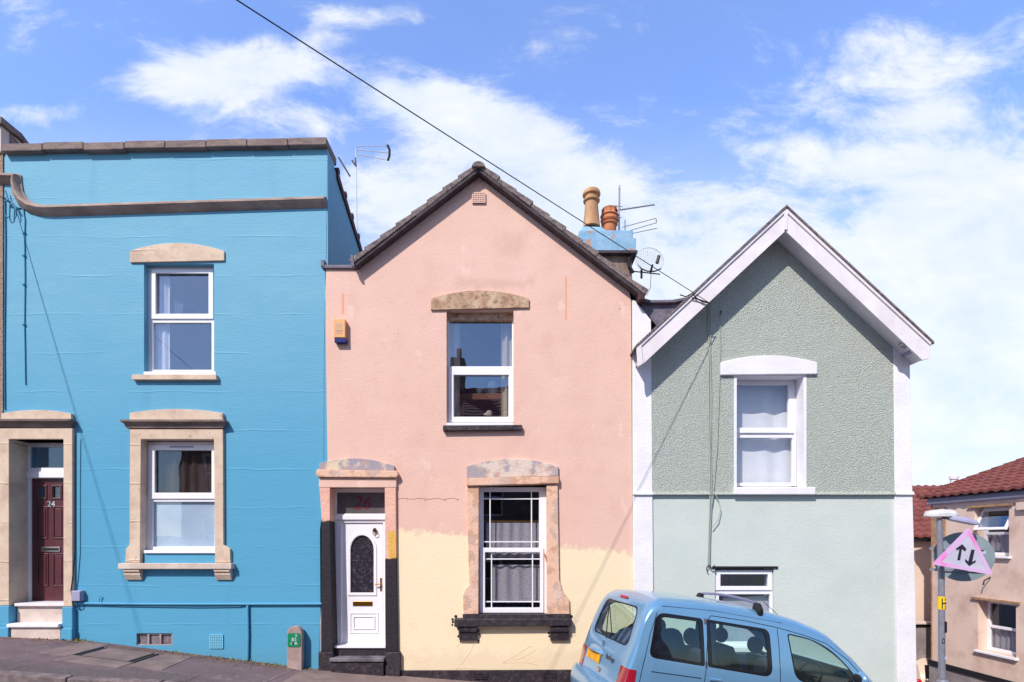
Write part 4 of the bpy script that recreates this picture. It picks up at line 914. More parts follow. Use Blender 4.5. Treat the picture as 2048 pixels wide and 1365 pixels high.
b = MB().tube([T3(1276,530,3.15), T3(1283,538,3.12), T3(1295,543,3.1), T3(1310,543,3.1), T3(1322,538,3.12)], .014, 6)
b.tube([T3(1301,545,3.1), T3(1305,530,2.95)], .022, 6); b.tube([T3(1314,527,2.9), T3(1318,512,2.9)], .035, 8)
b.tube([T3(1266,543,3.25), T3(1320,549,3.25)], .014, 6); b.tube([T3(1283,540,3.2), T3(1283,557,3.2)], .025, 6)
b.tube([T3(1256,530,3.5), T3(1268,544,3.25)], .016, 6)
b.build('arm', Mt['dkmetal'], ds, smooth=True)
b = MB().tube([T3(1302,548,3.1), T3(1301,575,3.1), T3(1293,592,3.1)], .006, 5); b.build('cable', Mt['wire'], ds, smooth=True)
# overhead wires
A = T3(1420,607,-.37); Q = Vector((-2.025, -D+4.149, EZ+3.990)); dv = (Q-A); P2 = A+dv*1.95
def sag(a, b_, s_, n=40): return [a.lerp(b_, i/n)+Vector((0,0,-s_*4*(i/n)*(1-i/n)*1)) for i in range(n+1)]
pole = thing('utility_pole', 'brown wooden utility pole on the opposite pavement that carries the overhead wire', 'utility pole', (P2.x, P2.y, g(P2.x)))
MB().lathe([(.14,g(P2.x)-.2),(.13,2),(.10,P2.z+.5)], P2.x, P2.y, 14).build('post', Mt['wood'], pole, smooth=True)
tag(MB().tube(sag(A, P2, .012), .0052, 6).build('overhead_wire', Mt['wire'], smooth=True), 'black overhead wire crossing the sky to the green house gable', 'cable')
A2 = T3(20,404,-.06)
tag(MB().tube(sag(A2, A2+Vector((-3.3,-10.6,.6)), .05), .007, 6).build('overhead_wire', Mt['wire'], smooth=True), 'overhead wire leaving the cable bracket on the blue wall at left', 'cable')

# ================================================================== GREEN HOUSE
gh = thing('terraced_house', 'pale green gabled end house with white quoins and bargeboards', 'house', (4.1,.2,-1.4))
hu, hl = rectpx(1470,751,1608,978,0), rectpx(1430,1135,1548,1296,0)
MB().slab(PL([(1266,1440),(1829,1440),(1826,1200),(1822,985),(1816,690),(1560,462),(1300,700),(1300,640),(1272,605),(1264,600)]), [hu, hl], 0, .35).build('wall', Mt['green'], gh)
MB().slab(PL([(1304,986),(1787,986),(1784,673),(1560,466),(1301,704)]), [rectpx(1469,750,1609,979,0)], -.025, -.0005).build('roughcast_render', Mt['green_rough'], gh)
MB().prism(PL([(1267,1440),(1308,1440),(1304,992),(1302,760),(1301,642),(1270,604),(1265,602)]), -.034, .02).build('quoin_strip', Mt['white_wall'], gh, bevel=.006)
MB().prism(PL([(1795,1440),(1832,1440),(1828,1200),(1822,985),(1816,684),(1784,672),(1787,986)]), -.034, .02).build('quoin_strip', Mt['white_wall'], gh, bevel=.006)
sc_ = [(.01,zz(983)),(-.04,zz(984.5)),(-.065,zz(990)),(.01,zz(991.5))]
MB().xprism(sc_, xx(1304.5), xx(1786.5)).build('string_course', Mt['green_rough'], gh)
MB().xprism([(.01,zz(983)),(-.05,zz(984.5)),(-.072,zz(990)),(.01,zz(991.5))], xx(1265), xx(1304)).build('string_course', Mt['white_wall'], gh)
MB().xprism([(.01,zz(983)),(-.05,zz(984.5)),(-.072,zz(990)),(.01,zz(991.5))], xx(1787), xx(1823)).build('string_course', Mt['white_wall'], gh)
MB().box(xx(1822)-.30, xx(1822), .352, 8, -4, zz(700)).build('side_wall', Mt['white_wall'], gh)
MB().box(2.0, 2.3, .352, 8, -3, 4.6).build('side_wall', Mt['green'], gh)
MB().box(2.3, xx(1822)-.3, 7.7, 8, -4, 4.6).build('back_wall', Mt['green'], gh)
yb_ = -.36
bp = lambda *q: PL(q, yb_)
MB().prism(bp((1570.5,418),(1273,694),(1276,735),(1288,727),(1570.5,463)), yb_, yb_+.035).build('bargeboard', Mt['white_board'], gh, bevel=.005)
MB().prism(bp((1571.5,418),(1862,686),(1859,717),(1845,721),(1571.5,463)), yb_, yb_+.035).build('bargeboard', Mt['white_board'], gh, bevel=.005)
MB().prism(bp((1567,417),(1575,417),(1574,461),(1568,461)), yb_-.02, yb_-.001).build('apex_trim', Mt['white_board'], gh, bevel=.004)
MB().prism(bp((1272,693),(1282,690),(1286,728),(1275,735)), yb_-.025, yb_-.001).build('end_trim', Mt['white_board'], gh, bevel=.004)
for s_ in ([(1569,418),(1274,692),(1275,700),(1569,427)], [(1573,418),(1861,684),(1860.5,692),(1573,427)]):
    MB().prism(bp(*s_), yb_-.022, yb_-.001).build('bargeboard_cap', Mt['white_board'], gh, bevel=.003)
# soffits
MB().prism(bp((1571,455),(1280,722),(1279,717),(1571,449)), yb_+.036, .05).build('soffit', Mt['white_board'], gh)
MB().prism(bp((1571.5,455),(1855,716),(1856,711),(1571.5,449)), yb_+.036, .05).build('soffit', Mt['white_board'], gh)
for (a0, a1) in (((1571,412.5),(1270,692.5)),((1571,412.5),(1865,685))):
    b = MB().prism(bp(a0, a1, (a1[0], a1[1]+4.5), (a0[0], a0[1]+4.5)), yb_-.04, 8); b.build('roof', Mt['tile'], gh)
    MB().prism(bp((a0[0],a0[1]+5),(a1[0],a1[1]+5),(a1[0],a1[1]+30),(a0[0],a0[1]+30)), .36, 8).build('roof_underlay', Mt['mortar'], gh)
MB().tube([T3(1801,688,-.3), T3(1812,692,-.3)], .05, 8).build('gutter_end', Mt['galv'], gh)
MB().box(FP(1817,0,-.2)[0], FP(1838,0,-.2)[0], -.3, .3, FP(0,707,-.2)[1], FP(0,697,-.2)[1]).build('eave_bracket', Mt['grey'], gh, bevel=.005)
# lead valley between the roofs
b = MB().add([(FP(1268,600,.3)[0],.05,zz(603)),(FP(1312,648,.1)[0],.05,zz(650)),(FP(1400,592,1.0)[0],.05,zz(592)),(FP(1262,597,3)[0],3,zz(600)+.5),(FP(1300,640,3)[0],3,zz(640)+.5),(FP(1400,585,3)[0],3,zz(590)+1.0)], [(0,1,2),(0,3,4,1),(1,4,5,2)])
b.build('valley_lead', Mt['lead'], gh)
MB().xprism([(.30,5.2),(.30,zz(604)),(.9,zz(590)+.3),(.9,5.2)], xx(1282), xx(1385)).build('valley_lead', Mt['lead'], gh)
MB().prism(PL([(1268,606),(1276,608),(1300,612),(1345,611),(1375,604),(1375,600),(1340,606),(1300,607),(1270,600)],.1), -.02, .3).build('lead_drip', Mt['lead'], gh, bevel=.004)
# upper window
lintel(gh, 'lintel', (1438,1630,714,728,753,751), Mt['white_wall'], -.075, .1, bevel=.012)
yd = .22
gw = window(gh, (1462,754,1593,972), [(1471,770,1577,856),(1471,876,1585,966)], yd, 'glass_low', room=.4, label='upper window of the green house with net curtains')
MB().slab(PL([(1466.5,979.5),(1611,979.5),(1611,748),(1466.5,748)]), [PL([(1472,975),(1606.5,975),(1605,753),(1472,753)])], -.03, .20).build('reveal', Mt['white_wall'], gh)
MB().box(xx(1464), xx(1625), -.10, .2, zz(990.5), zz(976)).build('sill', Mt['white_wall'], gh, bevel=.012)
MB().box(FP(1465,0,yd)[0], FP(1587,0,yd)[0], yd-.03, yd-.002, FP(0,867,yd)[1], FP(0,857,yd)[1]).build('meeting_rail', Mt['white'], gw, bevel=.005)
(xa, za), (xb, zb) = FP(1462,980,.40), FP(1600,752,.40)
wavy(xa+.02, xb, za, zb, .40, .02, 60, 16).build('curtain', Mt['net'], gw, smooth=True)
# lower window
yd = .06
gl_ = window(gh, (1428,1140,1545,1292), [(1441,1149,1536,1173),(1438,1189,1540,1284)], yd, 'glass', sashes=[((1431,1141,1544,1181),(1441,1149,1536,1173))], room=.3, label='lower casement window of the green house behind the car')
MB().box(xx(1424), xx(1555), -.02, .06, zz(1137.5), zz(1133)).build('head_drip', Mt['dkmetal'], gh)
MB().box(xx(1420), xx(1556), -.09, .1, zz(1303), zz(1293)).build('sill', Mt['white_wall'], gh, bevel=.01)
(xa, za), (xb, zb) = FP(1446,1290,.17), FP(1536,1194,.17)
MB().add([(xa,.17,za),(xb,.17,za),(xb,.17,zb+.02),(xa,.17,zb-.02)], [(0,1,2,3)]).build('curtain', Mt['net'], gl_)
# cables
gc = Mt['grey_cable']
wtube('cable', [(1417,607),(1416,650),(1419,700),(1417,760),(1418,840),(1420,930),(1420,1000),(1418,1060),(1416,1130)], -.045, .010, gc, gh)
wtube('cable', [(1421,607),(1421,700),(1423,800),(1422,900),(1424,985),(1420,1080),(1419,1132)], -.048, .007, gc, gh)
wtube('cable', [(1440,628),(1441,700),(1438,800),(1434,900),(1428,975),(1424,1010)], -.05, .007, gc, gh)
wtube('cable', [(1420,985),(1430,988),(1437,1000),(1441,1020),(1436,1040),(1424,1056)], -.06, .007, gc, gh)
wtube('cable', [(1417,1130),(1424,1138),(1430,1137),(1428,1131)], -.05, .010, Mt['wire'], gh)
wtube('cable', [(1415,1132),(1413,1140),(1416,1144)], -.05, .008, Mt['wire'], gh)
wtube('cable', [(1360,590),(1372,594),(1385,586),(1392,596),(1405,604),(1420,607),(1400,600),(1384,596)], yb_-.03, .009, Mt['wire'], gh)
wtube('cable', [(1440,622),(1443,625),(1440,630)], -.05, .009, Mt['dkmetal'], gh)

# ================================================================== CAR
psi, pit = R(11), R(9)
f_ = Vector((math.cos(psi)*math.cos(pit), math.sin(psi)*math.cos(pit), -math.sin(pit))); l_ = Vector((-math.sin(psi), math.cos(psi), 0)); u_ = f_.cross(l_)
CM = Matrix((f_, l_, u_)).transposed()
CO = Vector((.962,-2.029,-.531))-u_*.10
car = thing('parked_car', 'light blue van-like car parked downhill in front of the green house', 'car', CO, CM.to_euler())
cp = mat('light_blue_car_paint', S(116,166,206), rough=.28, metal=.35, spec=.5, coat=1, local=True, c3=S(128,168,196), ns3=2.2, a3=.4)
t, p, L = tnodes(cp); p.inputs['Coat Roughness'].default_value = .08
frit = mat('black_window_edge', S(18,18,26), rough=.15, spec=.5)
seam = mat('panel_gap', S(28,44,70), rough=.6)
def lerpt(tab, x):
    if x <= tab[0][0]: return tab[0][1]
    for (a, b_), (c, d) in zip(tab, tab[1:]):
        if x <= c: return b_+(d-b_)*(x-a)/(c-a)
    return tab[-1][1]
TOP = [(0,.60),(.02,.74),(.05,.98),(.09,1.16),(.14,1.40),(.19,1.60),(.24,1.69),(.32,1.745),(.45,1.775),(.8,1.80),(1.3,1.81),(1.7,1.80),(2.1,1.755),(2.4,1.69),(2.55,1.64),(2.9,1.42),(3.2,1.18),(3.3,1.12),(3.6,1.05),(3.85,.95),(4.0,.80),(4.06,.62)]
WID = [(0,.72),(.05,.78),(.12,.815),(.3,.845),(.8,.86),(3.2,.86),(3.6,.83),(3.85,.74),(4.06,.58)]
BOT = [(0,.34),(.1,.28),(.4,.24),(3.6,.24),(4.06,.30)]
FR = [0,.12,.3,.5,.68,.80,.88,.935,.97,.99,1.0]
def half(x, z, zt, zb, w):
    tum = .155*max(0,(z-1.02)/.86)**1.25
    return w-tum
def ringp(x, inset=0):
    xo = x-inset if x < .5 else x
    zt, zb, w_ = lerpt(TOP, xo), lerpt(BOT, x), lerpt(WID, xo)
    zt -= inset; w_ -= inset; zb += inset
    pts = [(0, zb), (w_-.16, zb), (w_-.04, zb+.03)]
    rc = min(.16, (zt-zb)*.4)          # roof corner radius
    for i in range(1, 10):
        z = zb+.03+(zt-rc-zb-.03)*i/9; wz = half(x, z, zt, zb, w_)
        if .45 < z < .62: wz += .012
        pts.append((wz, z))
    wz = half(x, zt-rc, zt, zb, w_)
    for i in range(1, 7):
        a = math.pi/2*i/6; pts.append((wz-rc*1.25+rc*1.25*math.cos(a), zt-rc+rc*(1-.12)*math.sin(a)))
    pts.append(((wz-rc*1.25)*.5, zt-rc*.03)); pts.append((0, zt))
    full = [(y, z) for y, z in pts]+[(-y, z) for y, z in reversed(pts[1:-1])]
    return full
def loft(inset=0, x0=0, x1=4.06):
    xs = sorted(set([x0]+[a for a, _ in TOP if x0 < a < x1]+[.07,.11,.165,.215,.28,.38,.6,1.0,1.5,1.9,2.25,2.7,3.05,3.45,3.75,3.93]+[x1]))
    xs = [x for x in xs if x0 <= x <= x1]; b = MB(); n = None; vs_ = []
    for i, x in enumerate(xs):
        rg = ringp(min(max(x, inset*0), 4.06), inset); n = len(rg)
        xe = x+(inset if i == 0 else (-inset if i == len(xs)-1 else 0)); vs_ += [(xe, y, z) for y, z in rg]
    fs_ = [(i*n+k, i*n+(k+1)%n, (i+1)*n+(k+1)%n, (i+1)*n+k) for i in range(len(xs)-1) for k in range(n)]+[tuple(range(n)), tuple(range(len(vs_)-1, len(vs_)-n-1, -1))]
    return b.add(vs_, fs_)
def rpoly(pts, r, n=5):
    """round the corners of polygon"""
    out = []; m = len(pts)
    for i in range(m):
        p0, p1, p2 = Vector(pts[i-1]), Vector(pts[i]), Vector(pts[(i+1)%m]); rr = r[i] if isinstance(r, (list,tuple)) else r
        a = (p0-p1); c = (p2-p1); rr = min(rr, a.length*.45, c.length*.45); a = p1+a.normalized()*rr; c = p1+c.normalized()*rr
        for k in range(n+1):
            t_ = k/n; out.append(((1-t_)**2*a+2*t_*(1-t_)*p1+t_*t_*c)[:])
    return out
def tmpobj(b):
    me = bpy.data.meshes.new('tmp'); me.from_pydata(b.v, [], b.f); bm = bmesh.new(); bm.from_mesh(me); bmesh.ops.remove_doubles(bm, verts=bm.verts, dist=1e-6); bmesh.ops.recalc_face_normals(bm, faces=bm.faces); bm.to_mesh(me); bm.free()
    o = bpy.data.objects.new('tmp', me); COL.objects.link(o); return o
def boolop(b1, ops):
    o = tmpobj(b1) if isinstance(b1, MB) else b1; tmps = []
    for kind, b2 in ops:
        t_ = tmpobj(b2); tmps.append(t_); md = o.modifiers.new('b', 'BOOLEAN'); md.operation = kind; md.object = t_; md.solver = 'EXACT'
    dg = bpy.context.evaluated_depsgraph_get(); me = bpy.data.meshes.new_from_object(o.evaluated_get(dg))
    for q in tmps+[o]: bpy.data.objects.remove(q)
    return me
def linkmesh(name, me, m, parent, smooth=True, label=None):
    me.name = name; me.materials.clear(); me.materials.append(m); o = bpy.data.objects.new(name, me); COL.objects.link(o); o.parent = parent
    if smooth:
        for q in me.polygons: q.use_smooth = True
        md = o.modifiers.new('edge', 'EDGE_SPLIT'); md.split_angle = R(34)
    if label: o['label'] = label
    return o
W = {'quarter': rpoly([(.25,1.08),(.93,1.06),(.87,1.585),(.30,1.585)], [.09,.03,.05,.12]),
     'sliding': rpoly([(.965,1.06),(1.80,1.03),(1.73,1.57),(.90+.01,1.585)], [.03,.12,.09,.03]),
     'front': rpoly([(2.10,1.01),(3.02,1.06),(2.80,1.27),(2.56,1.44),(2.30,1.53),(1.96,1.56)], [.16,.05,.2,.25,.25,.06])}
REAR = rpoly([(-.60,1.13),(.60,1.13),(.53,1.60),(-.53,1.60)], .12)
SCRN = rpoly([(-.68,1.19),(.68,1.19),(.55,1.61),(-.55,1.61)], .10)
def cutters(grow=0, full=True):
    """list of (name, MB)"""
    def gr(poly):
        if not grow: return poly
        c = sum((Vector(q) for q in poly), Vector((0,0)))/len(poly); return [(Vector(q)+(Vector(q)-c).normalized()*grow)[:] for q in poly]
    r_ = [(k, MB().prism(gr(v), *yr)) for k, v in W.items() for yr in ((-1.2, -.1), (.1, 1.2))]
    r_.append(('rear', MB().xprism(gr(REAR), -.3, .42))); r_.append(('screen', MB().xprism(gr(SCRN), 2.50, 3.5)))
    return r_
# wheel arches
def disc(x, z, r, ya, yb): return MB().prism([(x+r*math.cos(a/28*6.2832), z+r*math.sin(a/28*6.2832)) for a in range(28)], ya, yb)
WX = (.72, 3.36); WZ = .30
arches = [disc(x, WZ, .37, s_*.55, s_*1.2) for x in WX for s_ in (-1, 1)]
body_me = boolop(loft(0), [('DIFFERENCE', loft(.035))]+[('DIFFERENCE', b_) for _, b_ in cutters()]+[('DIFFERENCE', a) for a in arches])
cb_ = linkmesh('body', body_me, cp, car)
gcut = MB()
for nme, b_ in cutters(.03):
    me = boolop(loft(.006), [('DIFFERENCE', loft(.014)), ('INTERSECT', b_)])
    linkmesh({'rear':'rear_window','screen':'windscreen'}.get(nme,'side_window'), me, Mt['carglass'], car)
# black edge band round the glass
def inset(poly, d):
    c = sum((Vector(q) for q in poly), Vector((0,0)))/len(poly); res = []
    for q in poly:
        v = Vector(q)-c; res.append((c+v*(1-d/max(v.length,.01)))[:])
    return res
for nme, dd, yr in [(a, b_, c) for a, b_ in (('quarter',.055),('sliding',.06),('front',.022)) for c in ((-1.2,-.1),(.1,1.2))]:
    poly = W[nme]; 
    b_ = MB().slab([(Vector(q)+(Vector(q)-Vector((sum(a for a,_ in poly)/len(poly), sum(c for _,c in poly)/len(poly)))).normalized()*.02)[:] for q in poly], [inset(poly, dd)], *yr)
    me = boolop(loft(.002), [('DIFFERENCE', loft(.0055)), ('INTERSECT', b_)]); linkmesh('window_edge', me, frit, car)
b_ = MB(); po = REAR; sl_ = MB().slab([(a*1.04, (c-1.365)*1.05+1.365) for a, c in po], [inset(po, .035)], -.3, .42)
sl2 = MB().add([(y_, x_, z_) for x_, y_, z_ in sl_.v], sl_.f)
me = boolop(loft(.002), [('DIFFERENCE', loft(.0055)), ('INTERSECT', sl2)]); linkmesh('window_edge', me, frit, car)
def sidey(x, z): 
    return half(x, z, lerpt(TOP,x), lerpt(BOT,x), lerpt(WID,x))
def seamline(pts, s_=-1, r=.0045, m=seam, name='panel_gap', par=None, out=.0):
    dense = []
    for (a, c), (e, f) in zip(pts, pts[1:]):
        for k in range(8): t_ = k/8; dense.append((a+(e-a)*t_, c+(f-c)*t_))
    dense.append(pts[-1]); return MB().tube([(x, s_*(sidey(x, z)+out), z) for x, z in dense], r, 5).build(name, m, par or car)
for s_ in (-1, 1):
    seamline([(.31,1.58),(.25,1.35),(.20,1.0),(.18,.7)], s_)
    seamline([(.95,.45),(.945,1.0),(.93,1.58),(.97,1.63),(1.4,1.63),(1.82,1.605)], s_)
    seamline([(1.90,.35),(1.90,1.0),(1.86,1.40),(1.83,1.605),(2.2,1.56),(2.5,1.50),(2.8,1.34),(3.05,1.14)], s_)
    seamline([(.30,.93),(.9,.925)], s_, .005); seamline([(.36,1.66),(1.0,1.69),(1.9,1.665)], s_, .0025)
    # grey pillar strip between rear side windows
    MB().add([(.935,s_*(sidey(.94,1.05)+.004),1.04),(.965,s_*(sidey(.94,1.05)+.004),1.04),(.915,s_*(sidey(.9,1.6)+.004),1.59),(.885,s_*(sidey(.9,1.6)+.004),1.59)], [(0,1,2,3)]).build('pillar_strip', mat('matt_grey_pillar', S(92,84,96), rough=.6), car)
    seamline([(.55,.62),(3.0,.60)], s_, .022, mat('side_rub_strip', S(44,46,52), rough=.7), 'rub_strip')
    # tail light
    me = boolop(loft(-.006), [('DIFFERENCE', loft(-.001)), ('INTERSECT', MB().box(-.05,.135,s_*.60 if s_>0 else -1,1 if s_>0 else -.60,.56,.92))])
    linkmesh('tail_light', me, mat('red_lamp', S(150,20,40), rough=.15, spec=.6, coat=1), car)
    me = boolop(loft(-.006), [('DIFFERENCE', loft(-.001)), ('INTERSECT', MB().box(3.72,4.1,s_*.42 if s_>0 else -1,1 if s_>0 else -.42,.70,.86))])
    linkmesh('headlight', me, mat('headlamp_glass', S(206,212,220), rough=.1, spec=.8), car)
    # mirror
    b = MB(); b.ellipsoid((2.84, s_*.99, 1.16), (.055,.11,.085), 16, 10); mi = b.build('wing_mirror', cp, car, smooth=True)
    MB().tube([(2.86,s_*.83,1.10),(2.85,s_*.95,1.13)], .03, 8).build('mirror_arm', Mt['dkmetal'], mi)
    MB().ellipsoid((2.795, s_*.99, 1.165), (.015,.075,.05), 14, 8).build('mirror_glass', Mt['dkmetal'], mi, smooth=True)
    seamline([(2.0,.93),(2.14,.93)], s_, .016, cp, 'door_handle', out=.02); seamline([(1.0,.93),(1.14,.93)], s_, .016, cp, 'door_handle', out=.02)
for x in WX:
    for s_ in (-1, 1):
        b = MB(); prof = [(.20,s_*.62),(.29,s_*.63),(.31,s_*.67),(.31,s_*.79),(.29,s_*.83),(.21,s_*.84)]
        n = 28; vs_ = [(x+r_*math.cos(k/n*6.2832), y_, WZ+r_*math.sin(k/n*6.2832)) for r_, y_ in prof for k in range(n)]
        b.add(vs_, [(i*n+k, i*n+(k+1)%n, (i+1)*n+(k+1)%n, (i+1)*n+k) for i in range(len(prof)-1) for k in range(n)])
        b.add([(x+.205*math.cos(k/n*6.2832), s_*.80, WZ+.205*math.sin(k/n*6.2832)) for k in range(n)], [tuple(range(n))])
        ty = b.build('wheel', Mt['rubber'], car, smooth=True)
        b = MB()
        for k in range(7): a = k/7*6.2832; b.tube([(x,s_*.815,WZ),(x+.19*math.cos(a),s_*.82,WZ+.19*math.sin(a))], .022, 6)
        b.tube([(x+.20*math.cos(k/24*6.2832),s_*.82,WZ+.20*math.sin(k/24*6.2832)) for k in range(25)], .014, 6)
        b.build('hubcap', mat('silver_hubcap', S(170,172,178), rough=.35, metal=.8), ty, smooth=True)
def rearx(z, y=0):
    # x of the tailgate surface at height z (inverse of TOP)
    for (a, b1), (c, d1) in zip(TOP, TOP[1:]):
        if b1 <= z <= d1: return a+(c-a)*(z-b1)/(d1-b1)
    return 0
# bumper
b = MB(); n = 16; vs_ = []
for i in range(n+1):
    t_ = i/n; y_ = -.84+1.68*t_; e_ = abs(2*t_-1); x_ = -.09+.02*e_+(.16 if e_ > .97 else .05*max(0,(e_-.8)/.2))
    for dx, z_ in ((.10,.30),(0,.34),(-.03,.46),(-.02,.60),(.02,.66),(.16,.67)): vs_.append((x_+dx, y_, z_))
b.add(vs_, [(i*6+k, i*6+k+1, (i+1)*6+k+1, (i+1)*6+k) for i in range(n) for k in range(5)]+[tuple(range(6)), tuple(n*6+k for k in range(6))])
b.build('rear_bumper', cp, car, smooth=True)
b = MB(); b.add([(x_, y_, z_) for y_ in (-.70,.70) for x_, z_ in ((4.0,.30),(4.14,.34),(4.16,.52),(4.02,.64))], [(0,1,2,3),(7,6,5,4),(0,4,5,1),(1,5,6,2),(2,6,7,3)]); b.build('front_bumper', cp, car, bevel=.02)
def on_tail(z, out=.0): return rearx(z)-out
# number plate recess, plate, handle, badges, wiper, brake light
z0, z1 = .80, .92
b = MB().add([(on_tail(z0,.012),.02,z0),(on_tail(z0,.012),.50,z0),(on_tail(z1,.012),.50,z1),(on_tail(z1,.012),.02,z1)], [(0,1,2,3)])
ppl = b.build('number_plate', mat('smudged_yellow_plate', S(240,176,30), S(206,130,30), ns=10, rough=.4, local=True), car)
b = MB(); n = 10
for sgn in (0,):
    vs_ = []
    for i in range(n+1):
        y_ = 0+.52*i/n; k = math.sin(i/n*math.pi)**.5
        for o_, z_ in ((.0,.945+.045*k),(.045*k,.94+.02*k),(.06*k,.925),(.02,.915),(0,.915)): vs_.append((on_tail(z_,o_), y_, z_))
    b.add(vs_, [(i*5+k, i*5+k+1, (i+1)*5+k+1, (i+1)*5+k) for i in range(n) for k in range(4)])
b.build('tailgate_handle', cp, car, smooth=True)
tl = Matrix((Vector((0,-1,0)), Vector((.12,0,1)).normalized(), Vector((-1,0,.12)).normalized())).transposed().to_euler()
text('badge', 'Berlingo', .085, (on_tail(.93,.006), -.27, .93), tl, Mt['chrome'], car, .004, .001)
b = MB()
for dz in (0,.04): b.tube([(on_tail(1.04,.008),.10,1.015+dz),(on_tail(1.04,.008),.06,1.045+dz),(on_tail(1.04,.008),.02,1.015+dz)], .007, 6)
b.build('badge', Mt['chrome'], car)
MB().box(on_tail(.72,.01), on_tail(.72,-.01), -.06, .04, .70, .76).build('lock', Mt['chrome'], car, bevel=.005)
b = MB().tube([(on_tail(1.13,.02),.02,1.13),(on_tail(1.3,.02),.16,1.34),(on_tail(1.5,.02),.28,1.56)], .008, 6); b.tube([(on_tail(1.17,.02),-.12,1.20),(on_tail(1.5,.02),.30,1.57)], .006, 6)
b.build('rear_wiper', Mt['dkmetal'], car)
MB().add([(on_tail(1.655,.012),-.10,1.655),(on_tail(1.655,.012),.14,1.655),(on_tail(1.685,.012),.14,1.685),(on_tail(1.685,.012),-.10,1.685)], [(0,1,2,3)]).build('brake_light', mat('red_lens', S(170,24,40), rough=.2), car)
# roof bar
b = MB(); 
vs_ = [(1.62, -.62+1.24*i/14, 1.85+.03*math.sin(math.pi*i/14)) for i in range(15)]
b.tube(vs_, .017, 8); rb = b.build('roof_bar', mat('silver_roof_bar', S(150,150,184), rough=.3, metal=.7), car, smooth=True)
for s_ in (-1,1): MB().xprism([(s_*.73,1.69),(s_*.60,1.77),(s_*.61,1.85),(s_*.67,1.855),(s_*.745,1.78)], 1.58, 1.65).build('roof_bar_foot', Mt['dkmetal'], rb, bevel=.015)
MB().tube([(2.30,-.2,1.70),(2.0,-.2,1.88)], .004, 6).build('antenna', Mt['dkmetal'], car)
# interior
drk = mat('dark_car_seat', S(38,42,60), S(52,54,72), ns=6, rough=.9, local=True)
def seat(x, y, name='seat', hr=True, w_=.25):
    b = MB(); b.add([(x-.05,y-w_,.60),(x+.45,y-w_,.55),(x+.45,y+w_,.55),(x-.05,y+w_,.60),(x-.05,y-w_,.78),(x+.47,y-w_,.76),(x+.47,y+w_,.76),(x-.05,y+w_,.78)], [(0,1,5,4),(1,2,6,5),(2,3,7,6),(3,0,4,7),(4,5,6,7),(0,3,2,1)])
    b.add([(x-.02,y-w_,.74),(x+.12,y-w_,.74),(x+.12,y+w_,.74),(x-.02,y+w_,.74),(x-.20,y-w_*.8,1.20),(x-.10,y-w_*.8,1.22),(x-.10,y+w_*.8,1.22),(x-.20,y+w_*.8,1.20)], [(0,1,5,4),(1,2,6,5),(2,3,7,6),(3,0,4,7),(4,5,6,7),(0,3,2,1)])
    o = b.build(name, drk, car, bevel=.04)
    if hr: MB().ellipsoid((x-.20,y,1.33), (.065,.14,.105), 16, 10).build('headrest', drk, o, smooth=True)
    return o
seat(2.05,-.38); seat(2.05,.38); seat(1.15,-.42, w_=.22); seat(1.15,.42, w_=.22); seat(1.15,0, w_=.2, hr=False)
b = MB().add([(2.75,-.78,.75),(3.15,-.78,.75),(3.15,.78,.75),(2.75,.78,.75),(2.72,-.78,1.06),(3.18,-.78,1.13),(3.18,.78,1.13),(2.72,.78,1.06)], [(0,1,5,4),(1,2,6,5),(2,3,7,6),(3,0,4,7),(4,5,6,7),(0,3,2,1)]); b.build('dashboard', mat('dash_plastic', S(84,76,80), rough=.7), car, bevel=.04)
sw = [Vector((2.66,-.38,1.05))+Vector((.08*math.sin(a),0,.0))+Vector((0,.18*math.cos(a),.17*math.sin(a))) for a in [k/20*6.2832 for k in range(21)]]
b = MB().tube(sw, .014, 8); b.tube([sw[0], sw[10]], .014, 6); b.tube([(2.66,-.38,1.05),(2.85,-.38,1.0)], .03, 8); b.build('steering_wheel', Mt['dkmetal'], car, smooth=True)
MB().box(.14, 3.7, -.78, .78, .36, .48).build('floor_pan', Mt['dkmetal'], car)
MB().box(2.45,2.72,-.62,-.12,1.50,1.535).build('sun_visor', drk, car, bevel=.01)
# load in the boot
b = MB(); random.seed(5)
for (x, y, z, r_) in ((.62,-.3,1.15,.2),(.85,-.1,1.2,.2),(.42,.15,1.08,.2),(.6,.45,1.1,.22),(.38,-.42,1.05,.15)):
    b.ellipsoid((x,y,z), (r_,r_*.9,r_*.85), 14, 10)
o = b.build('bundled_bags', mat('dark_bag_cloth', S(34,46,78), S(60,74,104), ns=9, rough=.8, bump=.8, bs=6, local=True), smooth=True)
for v in o.data.vertices: v.co += Vector(noise.noise_vector(v.co*6))*.05
o.location = CO; o.rotation_euler = CM.to_euler(); tag(o, 'dark bags piled in the back of the light blue car', 'bags')
MB().box(.28,.98,-.70,.70,.50,1.0).build('load_bay', drk, car, bevel=.05)

